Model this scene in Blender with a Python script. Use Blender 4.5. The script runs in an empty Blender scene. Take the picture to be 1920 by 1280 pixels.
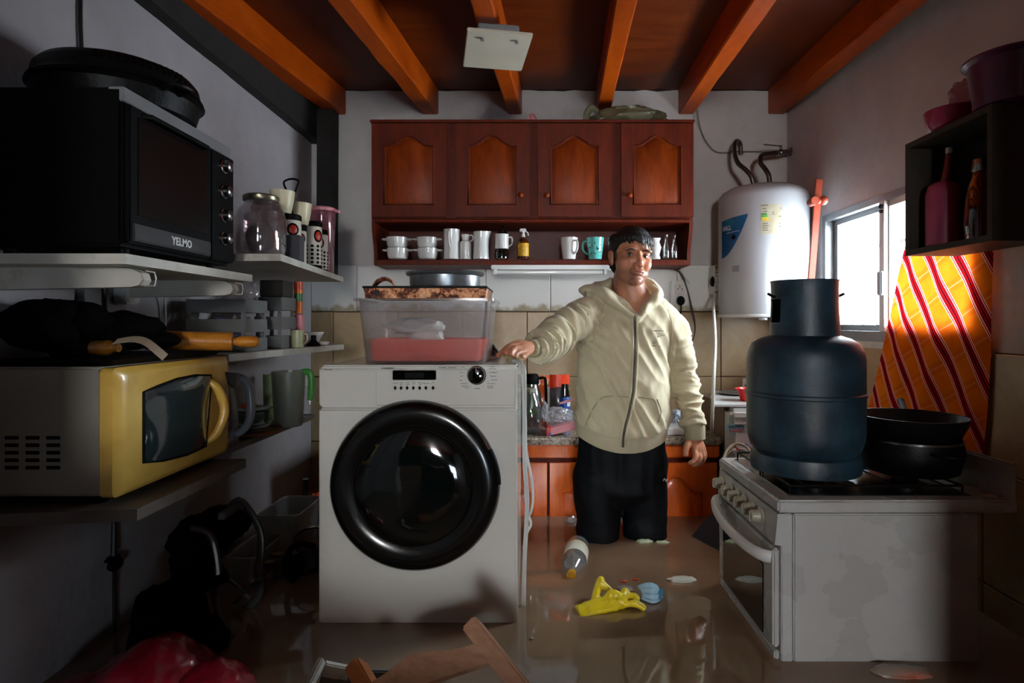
import bpy, bmesh, math, random
from mathutils import Vector, Matrix, Euler, noise
from mathutils.bvhtree import BVHTree
random.seed(7)
V = Vector
PI = math.pi
sc = bpy.context.scene
COL = sc.collection
# ---- the room is measured with the camera at x=0, y=0, z=1.37; water surface at z=0.47
F, CX, CY, CZ, WZ = 1100.0, 1000.0, 605.0, 1.37, 0.47
def W(px, py, Y):
    return V(((px-CX)*Y/F, Y, CZ-(py-CY)*Y/F))
def Wz(px, z, Y):
    return V(((px-CX)*Y/F, Y, z))

# ================= camera, world, light, exposure =================
cam = bpy.data.objects.new('camera', bpy.data.cameras.new('camera'))
COL.objects.link(cam); sc.camera = cam
cam.location = (0, 0, CZ); cam.rotation_euler = (PI/2, 0, 0)
cam.data.sensor_width = 36; cam.data.lens = F/1920*36
cam.data.shift_x = -(CX-960)/1920; cam.data.shift_y = (CY-640)/1920
cam.data.clip_start = 0.02
sc.view_settings.view_transform = 'Standard'; sc.view_settings.look = 'None'
sc.view_settings.gamma = 1.0; sc.view_settings.use_curve_mapping = False
sc.view_settings.exposure = 0.62
WORLD_S = 42.0
w = bpy.data.worlds.new('world'); sc.world = w; w.use_nodes = True
nt = w.node_tree; bg = nt.nodes['Background']
bg.inputs[0].default_value = (0.93, 0.965, 1.0, 1); bg.inputs[1].default_value = WORLD_S
def area(name, loc, rot, sx, sy, power, col, portal=False):
    l = bpy.data.lights.new(name, 'AREA'); l.shape = 'RECTANGLE'; l.size = sx; l.size_y = sy
    l.energy = power; l.color = col
    o = bpy.data.objects.new(name, l); COL.objects.link(o); o.location = loc; o.rotation_euler = rot
    if portal: l.cycles.is_portal = True
    return o
# daylight entering by the high window of the room behind the photographer
area('daylight_through_rear_window', (0.15, -3.9, 1.93), (PI/2, 0, 0), 0.50, 0.85, 36, (1.0, 0.985, 0.95))
# added cool fill for the lower left; the rear wall has no door there
area('cool_fill_lower_left', (1.45, -3.9, 0.62), (PI/2, 0, 0), 0.8, 0.6, 30, (0.72, 0.86, 1.0))
# portal only guides the sampling of the sky through the kitchen window
area('window_portal', (1.46, 2.32, 1.62), (0, PI/2, 0), 0.62, 1.1, 1, (1, 1, 1), True)
sc.cycles.use_denoising = True
sc.cycles.max_bounces = 8; sc.cycles.diffuse_bounces = 4; sc.cycles.transparent_max_bounces = 16
sc.cycles.sample_clamp_indirect = 6.0
sc.cycles.caustics_reflective = False; sc.cycles.caustics_refractive = False

# ================= helpers =================
def lin(h):
    if isinstance(h, str):
        h = h.lstrip('#'); c = [int(h[i:i+2], 16)/255 for i in (0, 2, 4)]
    else: c = list(h)
    return tuple((x/12.92 if x <= 0.04045 else ((x+0.055)/1.055)**2.4) for x in c)
class MB:
    def __init__(s): s.b = bmesh.new(); s.uv = None
    def _new(s, vs, fs):
        vv = [s.b.verts.new(v) for v in vs]
        for f in fs:
            try: s.b.faces.new([vv[i] for i in f])
            except ValueError: pass
        return vv
    def box(s, x0, y0, z0, x1, y1, z1, bev=0, seg=2):
        return s.obox(V(((x0+x1)/2, (y0+y1)/2, (z0+z1)/2)), (abs(x1-x0), abs(y1-y0), abs(z1-z0)), None, bev, seg)
    def obox(s, c, size, rot=None, bev=0, seg=2):
        t = bmesh.new(); bmesh.ops.create_cube(t, size=1)
        for v in t.verts: v.co = V((v.co.x*size[0], v.co.y*size[1], v.co.z*size[2]))
        if bev: bmesh.ops.bevel(t, geom=t.edges[:], offset=min(bev, min(size)*.49), segments=seg, affect='EDGES')
        M = Matrix.Translation(V(c))
        if rot is not None: M = M @ (rot.to_4x4() if isinstance(rot, Matrix) else Euler(rot).to_matrix().to_4x4())
        t.transform(M); s.add(t); return s
    def add(s, t):
        m = bpy.data.meshes.new('t'); t.to_mesh(m); t.free(); s.b.from_mesh(m); bpy.data.meshes.remove(m)
    def bar(s, p0, p1, w, h, bev=0, up=(0, 0, 1)):
        p0, p1 = V(p0), V(p1); d = p1-p0; L = d.length; x = d.normalized()
        u = V(up); y = u.cross(x)
        if y.length < 1e-4: y = V((0, 1, 0)).cross(x)
        y.normalize(); z = x.cross(y)
        return s.obox((p0+p1)/2, (L, w, h), Matrix((x, y, z)).transposed(), bev)
    def rings(s, rs, cap=True, closed=False):
        n = len(rs[0]); base = [[s.b.verts.new(p) for p in r] for r in rs]
        m = len(rs)
        for i in range(m if closed else m-1):
            a, b = base[i], base[(i+1) % m]
            for j in range(n):
                try: s.b.faces.new((a[j], a[(j+1) % n], b[(j+1) % n], b[j]))
                except ValueError: pass
        if cap and not closed:
            for r in (base[0][::-1], base[-1]):
                try: s.b.faces.new(r)
                except ValueError: pass
        return s
    def cyl(s, p0, p1, r0, r1=None, n=20, cap=True):
        r1 = r0 if r1 is None else r1
        return s.tube([p0, p1], [r0, r1], n, cap=cap, sm=0)
    def tube(s, pts, r, n=8, closed=False, cap=True, sm=4, flat=1.0, up=None):
        pts = [V(p) for p in pts]
        rr = list(r) if isinstance(r, (list, tuple)) else [r]*len(pts)
        if sm and len(pts) > 2:
            q, qr = [], []; m = len(pts); rng = m if closed else m-1
            for i in range(rng):
                if closed: a, b, c, d = pts[i-1], pts[i], pts[(i+1) % m], pts[(i+2) % m]
                else: a, b, c, d = pts[max(i-1, 0)], pts[i], pts[i+1], pts[min(i+2, m-1)]
                for k in range(sm):
                    t = k/sm
                    q.append(0.5*((2*b)+(c-a)*t+(2*a-5*b+4*c-d)*t*t+(3*b-a-3*c+d)*t**3))
                    qr.append(rr[i]*(1-t)+rr[(i+1) % m]*t)
            if not closed: q.append(pts[-1]); qr.append(rr[-1])
            pts, rr = q, qr
        m = len(pts); rs = []; nrm = None
        for i in range(m):
            if closed: d = pts[(i+1) % m]-pts[i-1]
            else: d = pts[min(i+1, m-1)]-pts[max(i-1, 0)]
            d = d.normalized() if d.length > 1e-9 else V((0, 0, 1))
            if nrm is None:
                nrm = V(up) if up is not None else (V((0, 0, 1)) if abs(d.z) < .9 else V((0, -1, 0)))
            nrm = (nrm-d*nrm.dot(d))
            if nrm.length < 1e-6: nrm = d.orthogonal()
            nrm.normalize(); bi = d.cross(nrm)
            rs.append([pts[i]+(nrm*math.cos(2*PI*k/n)*flat+bi*math.sin(2*PI*k/n))*rr[i] for k in range(n)])
        return s.rings(rs, cap, closed)
    def lathe(s, prof, c=(0, 0, 0), n=32, M=None, cap=True, a0=0, a1=2*PI):
        c = V(c); rs = []
        for (r, z) in prof:
            ring = []
            for k in range(n):
                a = a0+(a1-a0)*k/n
                p = V((max(r, 1e-5)*math.cos(a), max(r, 1e-5)*math.sin(a), z))
                if M is not None: p = M @ p
                ring.append(c+p)
            rs.append(ring)
        return s.rings(rs, cap)
    def sphere(s, c, r, seg=16, M=None):
        if not isinstance(r, (tuple, list)): r = (r, r, r)
        t = bmesh.new(); bmesh.ops.create_uvsphere(t, u_segments=seg, v_segments=max(6, seg*3//4), radius=1)
        for v in t.verts:
            p = V((v.co.x*r[0], v.co.y*r[1], v.co.z*r[2]))
            if M is not None: p = M @ p
            v.co = p+V(c)
        s.add(t); return s
    def ico(s, c, r, sub=3, amp=0.0, fr=3.0, seed=0, flat=None, ridge=0.0):
        if not isinstance(r, (tuple, list)): r = (r, r, r)
        t = bmesh.new(); bmesh.ops.create_icosphere(t, subdivisions=sub, radius=1)
        for v in t.verts:
            d = v.co.normalized(); q = d*fr+V((seed*7.3, seed*3.1, seed*1.7))
            k = 1+amp*noise.noise(q)
            if ridge: k += ridge*(abs(noise.noise(q*2.7))*2-.5)+ridge*.5*(abs(noise.noise(q*6.1))*2-.5)
            p = V((d.x*r[0]*k, d.y*r[1]*k, d.z*r[2]*k))
            p = p+V(c)
            if flat is not None and p.z < flat: p.z = flat+(p.z-flat)*.08
            v.co = p
        s.add(t); return s
    def sheet(s, f, nu, nv, thick=0.0, uv=False):
        g = [[f(i/nu, j/nv) for j in range(nv+1)] for i in range(nu+1)]
        vs = [[s.b.verts.new(g[i][j]) for j in range(nv+1)] for i in range(nu+1)]
        if uv and s.uv is None: s.uv = s.b.loops.layers.uv.new('UVMap')
        fs = []
        for i in range(nu):
            for j in range(nv):
                fc = s.b.faces.new((vs[i][j], vs[i+1][j], vs[i+1][j+1], vs[i][j+1])); fs.append(fc)
                if uv:
                    for lp, (a, b) in zip(fc.loops, ((i, j), (i+1, j), (i+1, j+1), (i, j+1))): lp[s.uv].uv = (a/nu, b/nv)
        if thick:
            s.b.normal_update(); bmesh.ops.solidify(s.b, geom=fs, thickness=thick)
        return s
    def prism(s, poly, d, M=None):
        """poly: list of 2-D (a,b) -> points M@(a,b,0), extruded along M z by d"""
        M = M or Matrix.Identity(4)
        return s.rings([[M @ V((a, b, 0)) for a, b in poly], [M @ V((a, b, d)) for a, b in poly]])
    def frame_prism(s, outer, inner, d, M=None):
        M = M or Matrix.Identity(4)
        f = lambda L, z: [M @ V((a, b, z)) for a, b in L]
        return s.rings([f(outer, 0), f(outer, d), f(inner, d), f(inner, 0)], closed=True)
    def disp(s, fn):
        s.b.normal_update()
        for v in s.b.verts: v.co = fn(v.co, v.normal)
        return s
    def mesh(s, name, angle=38):
        bmesh.ops.recalc_face_normals(s.b, faces=s.b.faces[:])
        m = bpy.data.meshes.new(name); s.b.to_mesh(m); s.b.free()
        m.polygons.foreach_set('use_smooth', [True]*len(m.polygons))
        m.set_sharp_from_angle(angle=math.radians(angle)); return m
ROOT = {}
def thing(name, label, cat, loc=(0, 0, 0), group=None, rz=0):
    o = bpy.data.objects.new(name, None); COL.objects.link(o); o.location = loc; o.empty_display_size = .05
    o['label'] = label; o['category'] = cat
    if group: o['group'] = group
    o.rotation_euler.z = rz
    ROOT[o.name] = V(loc); return o
def part(parent, name, mb, m, label=None, angle=38, kind=None):
    me = mb.mesh(name, angle) if isinstance(mb, MB) else mb
    o = bpy.data.objects.new(name, me); COL.objects.link(o); o.parent = parent
    off = ROOT[parent.name]; ROOT[o.name] = off
    if off.length > 0: me.transform(Matrix.Translation(-off))
    if m is not None:
        me.materials.clear(); me.materials.append(m)
    if label: o['label'] = label
    if kind: o['kind'] = kind
    return o
def solo(name, mb, m, label, cat, group=None, angle=38, kind=None):
    me = mb.mesh(name, angle) if isinstance(mb, MB) else mb
    xs = [v.co for v in me.vertices]
    lo = V([min(p[i] for p in xs) for i in range(3)]); hi = V([max(p[i] for p in xs) for i in range(3)])
    base = V(((lo.x+hi.x)/2, (lo.y+hi.y)/2, lo.z))
    me.transform(Matrix.Translation(-base))
    o = bpy.data.objects.new(name, me); COL.objects.link(o); o.location = base; ROOT[o.name] = base
    me.materials.append(m); o['label'] = label; o['category'] = cat
    if group: o['group'] = group
    if kind: o['kind'] = kind
    return o
def struct(name, mb, m, parent=None, angle=38):
    me = mb.mesh(name, angle); o = bpy.data.objects.new(name, me); COL.objects.link(o)
    me.materials.append(m); ROOT[o.name] = V((0, 0, 0))
    if parent: o.parent = parent
    else: o['kind'] = 'structure'
    return o
def dup(root, loc, rz=None, label=None):
    r = root.copy(); COL.objects.link(r); r.location = loc
    if rz is not None: r.rotation_euler.z = rz
    if label: r['label'] = label
    ROOT[r.name] = V(loc)
    for ch in [c for c in root.children]:
        c = ch.copy(); COL.objects.link(c); c.parent = r
        for g in ch.children:
            d = g.copy(); COL.objects.link(d); d.parent = c
    return r
def fuse(mb, voxel, smooth=2, fac=.5):
    me = mb.mesh('t'); o = bpy.data.objects.new('t', me); COL.objects.link(o)
    r = o.modifiers.new('r', 'REMESH'); r.mode = 'VOXEL'; r.voxel_size = voxel
    if smooth:
        s = o.modifiers.new('s', 'SMOOTH'); s.iterations = smooth; s.factor = fac
    dg = bpy.context.evaluated_depsgraph_get(); ev = o.evaluated_get(dg)
    out = bpy.data.meshes.new_from_object(ev)
    bpy.data.objects.remove(o); bpy.data.meshes.remove(me)
    out.polygons.foreach_set('use_smooth', [True]*len(out.polygons))
    return out
def bvh_of(me): return BVHTree.FromPolygons([v.co for v in me.vertices], [p.vertices for p in me.polygons])
def hit(bvh, px, py, lift=0.0):
    o = V((0, 0, CZ)); d = (W(px, py, 1)-o).normalized()
    loc, nrm, idx, dist = bvh.ray_cast(o, d)
    return (loc+nrm*lift) if loc is not None else None
def text_mesh(txt, size, M, ext=.0006, bold=0.0, space=1.0, sx=1.0):
    c = bpy.data.curves.new('t', 'FONT'); c.body = txt; c.size = size; c.extrude = ext; c.align_x = 'CENTER'; c.align_y = 'CENTER'
    c.offset = bold; c.space_character = space; c.resolution_u = 3
    o = bpy.data.objects.new('t', c); COL.objects.link(o)
    dg = bpy.context.evaluated_depsgraph_get(); me = bpy.data.meshes.new_from_object(o.evaluated_get(dg))
    bpy.data.objects.remove(o); bpy.data.curves.remove(c)
    me.transform(M @ Matrix.Diagonal((sx, 1, 1, 1))); return me
def axes(o, x, y, z):
    M = Matrix((V(x), V(y), V(z))).transposed().to_4x4(); M.translation = V(o); return M

# ---------------- materials ----------------
class NM:
    def __init__(s, name):
        s.m = bpy.data.materials.new(name); s.m.use_nodes = True; s.t = s.m.node_tree
        s.p = s.t.nodes['Principled BSDF']; s.out = s.t.nodes['Material Output']
    def n(s, ty, **k):
        x = s.t.nodes.new(ty)
        for a, b in k.items():
            if a.startswith('i_'):
                key = a[2:]; x.inputs[int(key) if key.isdigit() else key.replace('_', ' ')].default_value = b
            else: setattr(x, a, b)
        return x
    def l(s, a, b): s.t.links.new(a, b)
    def coord(s, scale=(1, 1, 1), kind='Object'):
        tc = s.n('ShaderNodeTexCoord'); mp = s.n('ShaderNodeMapping'); mp.inputs['Scale'].default_value = scale
        s.l(tc.outputs[kind], mp.inputs[0]); return mp.outputs[0]
    def noise(s, v, sc_=5, det=4, rough=.55, dist=0):
        x = s.n('ShaderNodeTexNoise'); x.inputs['Scale'].default_value = sc_; x.inputs['Detail'].default_value = det
        x.inputs['Roughness'].default_value = rough; x.inputs['Distortion'].default_value = dist
        if v is not None: s.l(v, x.inputs['Vector'])
        return x.outputs['Fac']
    def ramp(s, f, stops):
        r = s.n('ShaderNodeValToRGB'); e = r.color_ramp.elements
        while len(e) < len(stops): e.new(.5)
        for el, (p, c) in zip(e, stops): el.position = p; el.color = (*c, 1) if len(c) == 3 else c
        s.l(f, r.inputs[0]); return r.outputs[0]
    def mix(s, f, a, b):
        x = s.n('ShaderNodeMix', data_type='RGBA')
        for val, inp in ((f, x.inputs[0]), (a, x.inputs[6]), (b, x.inputs[7])):
            if isinstance(val, bpy.types.NodeSocket): s.l(val, inp)
            else: inp.default_value = val if not isinstance(val, (tuple, list)) else (*val[:3], 1)
        return x.outputs[2]
    def math(s, op, a, b=0.0, c=None):
        x = s.n('ShaderNodeMath', operation=op)
        for i, val in enumerate((a, b) if c is None else (a, b, c)):
            if isinstance(val, bpy.types.NodeSocket): s.l(val, x.inputs[i])
            else: x.inputs[i].default_value = val
        return x.outputs[0]
    def bump(s, h, dist=.002, st=1.0):
        b = s.n('ShaderNodeBump'); b.inputs['Distance'].default_value = dist; b.inputs['Strength'].default_value = st
        s.l(h, b.inputs['Height']); s.l(b.outputs[0], s.p.inputs['Normal']); return b.outputs[0]
    def set(s, **k):
        for a, b in k.items():
            i = s.p.inputs[a.replace('_', ' ')]
            if isinstance(b, bpy.types.NodeSocket): s.l(b, i)
            elif isinstance(b, (tuple, list)) and len(b) == 3: i.default_value = (*b, 1)
            else: i.default_value = b
        return s
def cm(c, k): return tuple(min(1, x*k) for x in c)
def P(name, col, rough=.5, metal=0, var=.18, vs=9, bump=.0, bs=60, coat=0, dirt=None, dirt_amt=.5, **k):
    c = lin(col); q = NM(name); v = q.coord()
    f = q.noise(v, vs, 5)
    base = q.ramp(f, [(.3, cm(c, 1-var)), (.7, cm(c, 1+var*.6))])
    if dirt:
        g = q.noise(v, vs*.6, 6, .7); g = q.ramp(g, [(1-dirt_amt-.08, (0, 0, 0)), (1-dirt_amt+.12, (1, 1, 1))])
        base = q.mix(g, base, lin(dirt))
    q.set(Base_Color=base, Metallic=metal, Coat_Weight=coat)
    r = q.math('MULTIPLY_ADD', f, rough*.5, rough*.75); q.set(Roughness=r)
    if bump: q.bump(q.noise(v, bs, 3), bump)
    for a, b in k.items(): q.set(**{a: b})
    return q.m
def glass(name, tint='#ffffff', refl=1.0, rough=.02, opacity=0.0, ocol='#ffffff'):
    q = NM(name); tr = q.n('ShaderNodeBsdfTransparent'); tr.inputs[0].default_value = (*lin(tint), 1)
    gl = q.n('ShaderNodeBsdfGlossy'); gl.inputs['Roughness'].default_value = rough
    lw = q.n('ShaderNodeLayerWeight'); lw.inputs['Blend'].default_value = .35
    f = q.math('MULTIPLY_ADD', lw.outputs['Facing'], .55*refl, .05*refl)
    base = tr.outputs[0]
    if opacity:
        df = q.n('ShaderNodeBsdfDiffuse'); df.inputs[0].default_value = (*lin(ocol), 1)
        tl = q.n('ShaderNodeBsdfTranslucent'); tl.inputs[0].default_value = (*lin(ocol), 1)
        a = q.n('ShaderNodeMixShader'); a.inputs[0].default_value = .45; q.l(df.outputs[0], a.inputs[1]); q.l(tl.outputs[0], a.inputs[2])
        b = q.n('ShaderNodeMixShader'); v = q.coord()
        g = q.ramp(q.noise(v, 14, 4), [(.3, (opacity*.8,)*3), (.7, (min(1, opacity*1.15),)*3)])
        q.l(g, b.inputs[0]); q.l(base, b.inputs[1]); q.l(a.outputs[0], b.inputs[2]); base = b.outputs[0]
    mx = q.n('ShaderNodeMixShader'); q.l(f, mx.inputs[0]); q.l(base, mx.inputs[1]); q.l(gl.outputs[0], mx.inputs[2])
    q.l(mx.outputs[0], q.out.inputs[0]); return q.m
def wood(name, dark, light, rough=.35, scale=(3, 3, 30), coat=.0, axis=None):
    q = NM(name); v = q.coord(scale)
    f = q.noise(v, 1.3, 6, .6, .8); g = q.noise(q.coord(tuple(x*4 for x in scale)), 2.5, 4, .6)
    h = q.math('MULTIPLY_ADD', g, .35, q.math('MULTIPLY', f, .75))
    q.set(Base_Color=q.ramp(h, [(.32, lin(dark)), (.72, lin(light))]), Coat_Weight=coat, Coat_Roughness=.15)
    q.set(Roughness=q.math('MULTIPLY_ADD', f, rough*.6, rough*.7), Specular_IOR_Level=.2); q.bump(h, .0012); return q.m
M = {}
def plaster(name, a, b, bumpd=.004, stain=.0, staincol='#6f6450'):
    q = NM(name); v = q.coord(); f = q.noise(v, 2.2, 7, .62); g = q.noise(v, 26, 5, .6)
    base = q.ramp(f, [(.3, lin(a)), (.68, lin(b))])
    d = q.ramp(q.noise(v, 4.5, 8, .7), [(.60, (0, 0, 0)), (.74, (1, 1, 1))])
    base = q.mix(q.math('MULTIPLY', d, stain), base, lin(staincol))
    q.set(Base_Color=base, Roughness=.75)
    q.bump(q.math('MULTIPLY_ADD', g, .35, q.math('MULTIPLY', q.noise(v, 6, 4), 1.0)), bumpd); return q.m
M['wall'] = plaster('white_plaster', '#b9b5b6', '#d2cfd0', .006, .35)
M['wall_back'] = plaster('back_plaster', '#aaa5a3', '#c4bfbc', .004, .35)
M['wall_l'] = plaster('left_plaster_shaded', '#8c8688', '#a39d9f', .006, .3)  # darker than the other plaster: the left wall's shade is in its colour
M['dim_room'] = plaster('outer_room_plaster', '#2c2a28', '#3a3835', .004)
# floor tiles under water
M['floor'] = P('floor_cement', '#6b5b4c', .7, var=.3)
# old beige wall tile
q = NM('beige_tile'); v = q.coord(); f = q.noise(v, 3.5, 7, .65, .6)
base = q.ramp(f, [(.3, lin('#937b59')), (.5, lin('#a88f6c')), (.72, lin('#b8a17f'))])
g = q.ramp(q.noise(v, 9, 8, .72), [(.55, (0, 0, 0)), (.72, (1, 1, 1))]); base = q.mix(q.math('MULTIPLY', g, .35), base, lin('#6d5a44'))
q.set(Base_Color=base, Roughness=.38); q.bump(q.noise(v, 30, 4), .0012); M['tile'] = q.m
# tile painted over white, paint worn off in patches low down
q = NM('painted_tile'); v = q.coord(); tc = q.n('ShaderNodeTexCoord'); sp = q.n('ShaderNodeSeparateXYZ'); q.l(tc.outputs['Generated'], sp.inputs[0])
n1 = q.noise(v, 5, 8, .7); h = q.math('ADD', q.math('MULTIPLY', n1, .9), q.math('MULTIPLY', sp.outputs[2], .85))
base = q.ramp(h, [(.50, lin('#9a8c72')), (.54, lin('#b5aea0')), (.60, lin('#d5d4cf'))])
q.set(Base_Color=base, Roughness=.55); q.bump(h, .002); M['painted_tile'] = q.m
M['grout'] = P('grout', '#4f4334', .9)
M['ceil'] = wood('ceiling_boards', '#4a1900', '#6a2a01', .5, (2, 9, 2))
M['rafter'] = wood('painted_rafter', '#8c3200', '#b84e02', .45, (6, 1.2, 6))
M['darkbeam'] = P('blackened_beam', '#140e0b', .8, bump=.004, bs=20)
M['cab'] = wood('cabinet_varnish', '#3c0f02', '#661e03', .5, (14, 14, 2.2), 0)
M['cab_panel'] = wood('cabinet_panel', '#5a1d02', '#8e3803', .45, (12, 12, 2), 0)
M['cab_in'] = wood('cabinet_inside', '#3a1610', '#552218', .4, (2, 10, 10))
M['cab_low'] = wood('orange_cabinet', '#d04e12', '#f27826', .3, (12, 12, 2), .3)
M['ceramic'] = P('white_ceramic', '#d8d6d2', .12, var=.04, coat=.6)
M['cream'] = P('cream_enamel', '#c9c4b0', .25, var=.06, coat=.3)
M['white_enamel'] = P('washer_enamel', '#d5d4cb', .22, var=.03, vs=3, coat=.5)
M['stove_enamel'] = P('stove_enamel', '#b5b5b2', .28, var=.06, vs=4, coat=.3, dirt='#9a9686', dirt_amt=.3)
M['white_plastic'] = P('white_plastic', '#d5d5d2', .35, var=.05)
M['grey_plastic'] = P('grey_plastic', '#77787a', .4)
M['black_gloss'] = P('black_gloss', '#050606', .06, var=.1, coat=1.0)
M['black'] = P('black_plastic', '#050506', .55, bump=.0006, Specular_IOR_Level=.08)
M['black_matte'] = P('black_matte', '#070606', .85, bump=.003, bs=30, Specular_IOR_Level=.05)
M['iron'] = P('black_iron', '#080808', .45, bump=.001, bs=80, Specular_IOR_Level=.15)
M['steel'] = P('steel', '#9a9c9e', .22, metal=1, var=.15)
M['tin'] = P('dark_tin', '#7d8388', .3, metal=.7, var=.3, vs=20)
M['alu'] = P('aluminium', '#8f9294', .42, metal=.75, var=.12)
M['glass'] = glass('clear_glass')
M['winglass'] = glass('window_glass', '#f4fbff', .7)
M['dark_print'] = P('dark_print', '#2a2a2c', .6)
M['white_print'] = P('white_print', '#c9c9c9', .5)
M['cable_w'] = P('white_cable', '#d0cfc8', .45)
M['cable_b'] = P('black_cable', '#0d0d0d', .45)
M['cable_r'] = P('maroon_cable', '#3a0f10', .45)
M['shelf_w'] = P('shelf_white', '#c2bfb4', .5, dirt='#8a8270', dirt_amt=.38)
M['shelf_g'] = P('shelf_grey', '#63594f', .55, dirt='#3c352e', dirt_amt=.42)
M['orange'] = P('orange_plastic', '#e8501a', .35)
M['red'] = P('red_plastic', '#d8241c', .35)
M['pink'] = P('pink_plastic', '#d68a92', .4)
M['magenta'] = P('magenta_plastic', '#a01848', .3, coat=.3)
M['blue'] = P('blue_plastic', '#1b55b0', .35)
M['yellow'] = P('yellow_rubber', '#e6cc1e', .35, var=.1)
# ================= the room =================
XL, XR, YB = -1.228, 1.405, 3.25
struct('floor', MB().box(-2.2, -4.1, -.1, 2.2, 3.4, 0), M['floor'])
def rz(Y): return 2.524-.065*(3.25-Y)          # underside of the rafters
# left wall with its broken top edge
pl = [(.42, -.05), (YB+.12, -.05)]
for i in range(60):
    y = YB+.12-(YB+.12-.42)*i/59
    pl.append((y, 2.385+.022*noise.noise(V((y*6, 1, 0)))+.012*noise.noise(V((y*22, 3, 0)))))
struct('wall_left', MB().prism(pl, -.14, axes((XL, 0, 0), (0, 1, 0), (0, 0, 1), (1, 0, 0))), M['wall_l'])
wb = struct('wall_back', MB().box(-1.5, YB, -.05, 1.6, YB+.14, 2.75), M['wall_back'])
O = [(.42, -.05), (YB+.14, -.05), (YB+.14, 2.75), (.42, 2.75)]
I = [(1.80, 1.29), (2.84, 1.29), (2.84, 1.885), (1.80, 1.885)]
wr = struct('wall_right', MB().frame_prism(O, I, .12, axes((XR, 0, 0), (0, 1, 0), (0, 0, 1), (1, 0, 0))), M['wall'])
b = MB(); b.box(-2.2, .30, -.05, -.80, .42, 2.8); b.box(.86, .30, -.05, 2.2, .42, 1.15); b.box(.96, .30, 1.15, 2.2, .42, 2.8); b.box(-.86, .30, 2.50, .96, .42, 2.8)  # unseen doorway wall, its right jamb stepped to steer light onto the right wall
struct('wall_front', b, M['wall'])
b = MB(); b.box(-2.2, -4.1, -.05, -2.08, .30, 2.8); struct('wall_yard_left', b, M['dim_room'])
b = MB(); b.box(2.08, -4.1, -.05, 2.2, .30, 2.8); struct('wall_yard_right', b, M['dim_room'])
b = MB(); b.frame_prism([(-2.08, -.05), (2.08, -.05), (2.08, 2.7), (-2.08, 2.7)], [(-.10, 1.50), (.40, 1.50), (.40, 2.36), (-.10, 2.36)], .12, axes((0, -3.98, 0), (1, 0, 0), (0, 0, 1), (0, -1, 0)))
struct('wall_rear', b, M['dim_room'])
b = MB(); b.prism([(-.50, 0), (.12, 0), (.12, .80), (-.05, .845), (-.3, .81), (-.42, .86), (-.50, .84)], -.03, axes((0, .40, 0), (1, 0, 0), (0, 0, 1), (0, -1, 0)))
struct('washer_shade_board', b, M['darkbeam'])      # unseen board added to shade the lower front of the washing machine
struct('microwave_shade_board', MB().box(-.87, .34, .80, -.48, .38, 1.22, .004), M['darkbeam'])      # unseen board added to keep the cool fill off the microwave
# ceiling boards and rafters
def slope_box(b, xa, xb, ya, yb, dz0, dz1, sx=0.0, w=None):
    r = []
    for Y in (ya, yb):
        s = sx*(Y-3.25); r.append([V((xa+s, Y, rz(Y)+dz0)), V((xb+s, Y, rz(Y)+dz0)), V((xb+s, Y, rz(Y)+dz1)), V((xa+s, Y, rz(Y)+dz1))])
    return b.rings(r)
b = MB(); slope_box(b, -2.3, 2.3, -4.1, 3.40, .134, .20)
ceil = struct('ceiling', b, M['ceil'])
for x, wd in ((-1.09, .10), (-.57, .088), (-.10, .075), (.385, .075), (.845, .085), (1.345, .09)):
    b = MB(); n = 22; rs = []
    for i in range(n+1):
        Y = .42+(3.25-.42)*i/n; s = .058*(Y-3.25); j = .004*noise.noise(V((x*9, Y*5, 0)))
        z0 = rz(Y)+j; z1 = rz(Y)+.134; xa, xb = x-wd/2+s+j, x+wd/2+s-.5*j
        rs.append([V((xa, Y, z0+.006)), V((xa+.006, Y, z0)), V((xb-.006, Y, z0)), V((xb, Y, z0+.006)), V((xb, Y, z1)), V((xa, Y, z1))])
    struct('rafter', b.rings(rs), M['rafter'], ceil)
b = MB(); b.rings([[V((-1.37, Y, 2.37)), V((-1.175+.02*noise.noise(V((Y*3, 0, 0))), Y, 2.36+.015*noise.noise(V((Y*5, 4, 0))))), V((-1.15, Y, rz(Y)+.13)), V((-1.37, Y, rz(Y)+.13))] for Y in [.42+i*(2.83/24) for i in range(25)]])
struct('trim_1', b, M['darkbeam'])
b = MB(); b.bar((-1.125, 3.20, 1.60), (-1.12, 3.20, 2.56), .09, .09, .004); struct('trim_2', b, M['darkbeam'])
# ragged plaster edge / dark gap where the back wall meets the boards
b = MB(); b.rings([[V((x, 3.25, 2.655+.012*noise.noise(V((x*14, 0, 2))))), V((x, 3.232, 2.66+.012*noise.noise(V((x*14, 0, 2))))), V((x, 3.235, 2.70)), V((x, 3.25, 2.70))] for x in [-1.2+i*.065 for i in range(41)]])
struct('trim_3', b, M['darkbeam'])
# wall tiles: each its own piece
S = .357
struct('grout_bed', MB().box(XL, YB-.004, 0, XR, YB+.001, 1.435), M['grout'], wb)
tb = MB().box(-S/2+.0018, -.009, -S/2+.0018, S/2-.0018, 0, S/2-.0018, .0025, 1); tile_me = tb.mesh('tile'); tile_me.materials.append(M['tile'])
def place_tile(me, name, loc, parent, rzz=0, sx=1, sz=1):
    o = bpy.data.objects.new(name, me); COL.objects.link(o); o.parent = parent; o.location = loc; o.rotation_euler.z = rzz; o.scale = (sx, 1, sz); return o
for r in range(3):
    for k in range(-3, 5):
        xa, xb = max(-.035+k*S-S, XL), min(-.035+k*S, XR)
        if xb-xa < .02: continue
        place_tile(tile_me, 'tile', ((xa+xb)/2, YB-.002, 1.43-S*(r+.5)), wb, 0, (xb-xa)/S)
pb = MB().box(-S/2+.0015, -.008, -.127, S/2-.0015, 0, .127, .003, 1); pt_me = pb.mesh('painted_tile'); pt_me.materials.append(M['painted_tile'])
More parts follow.
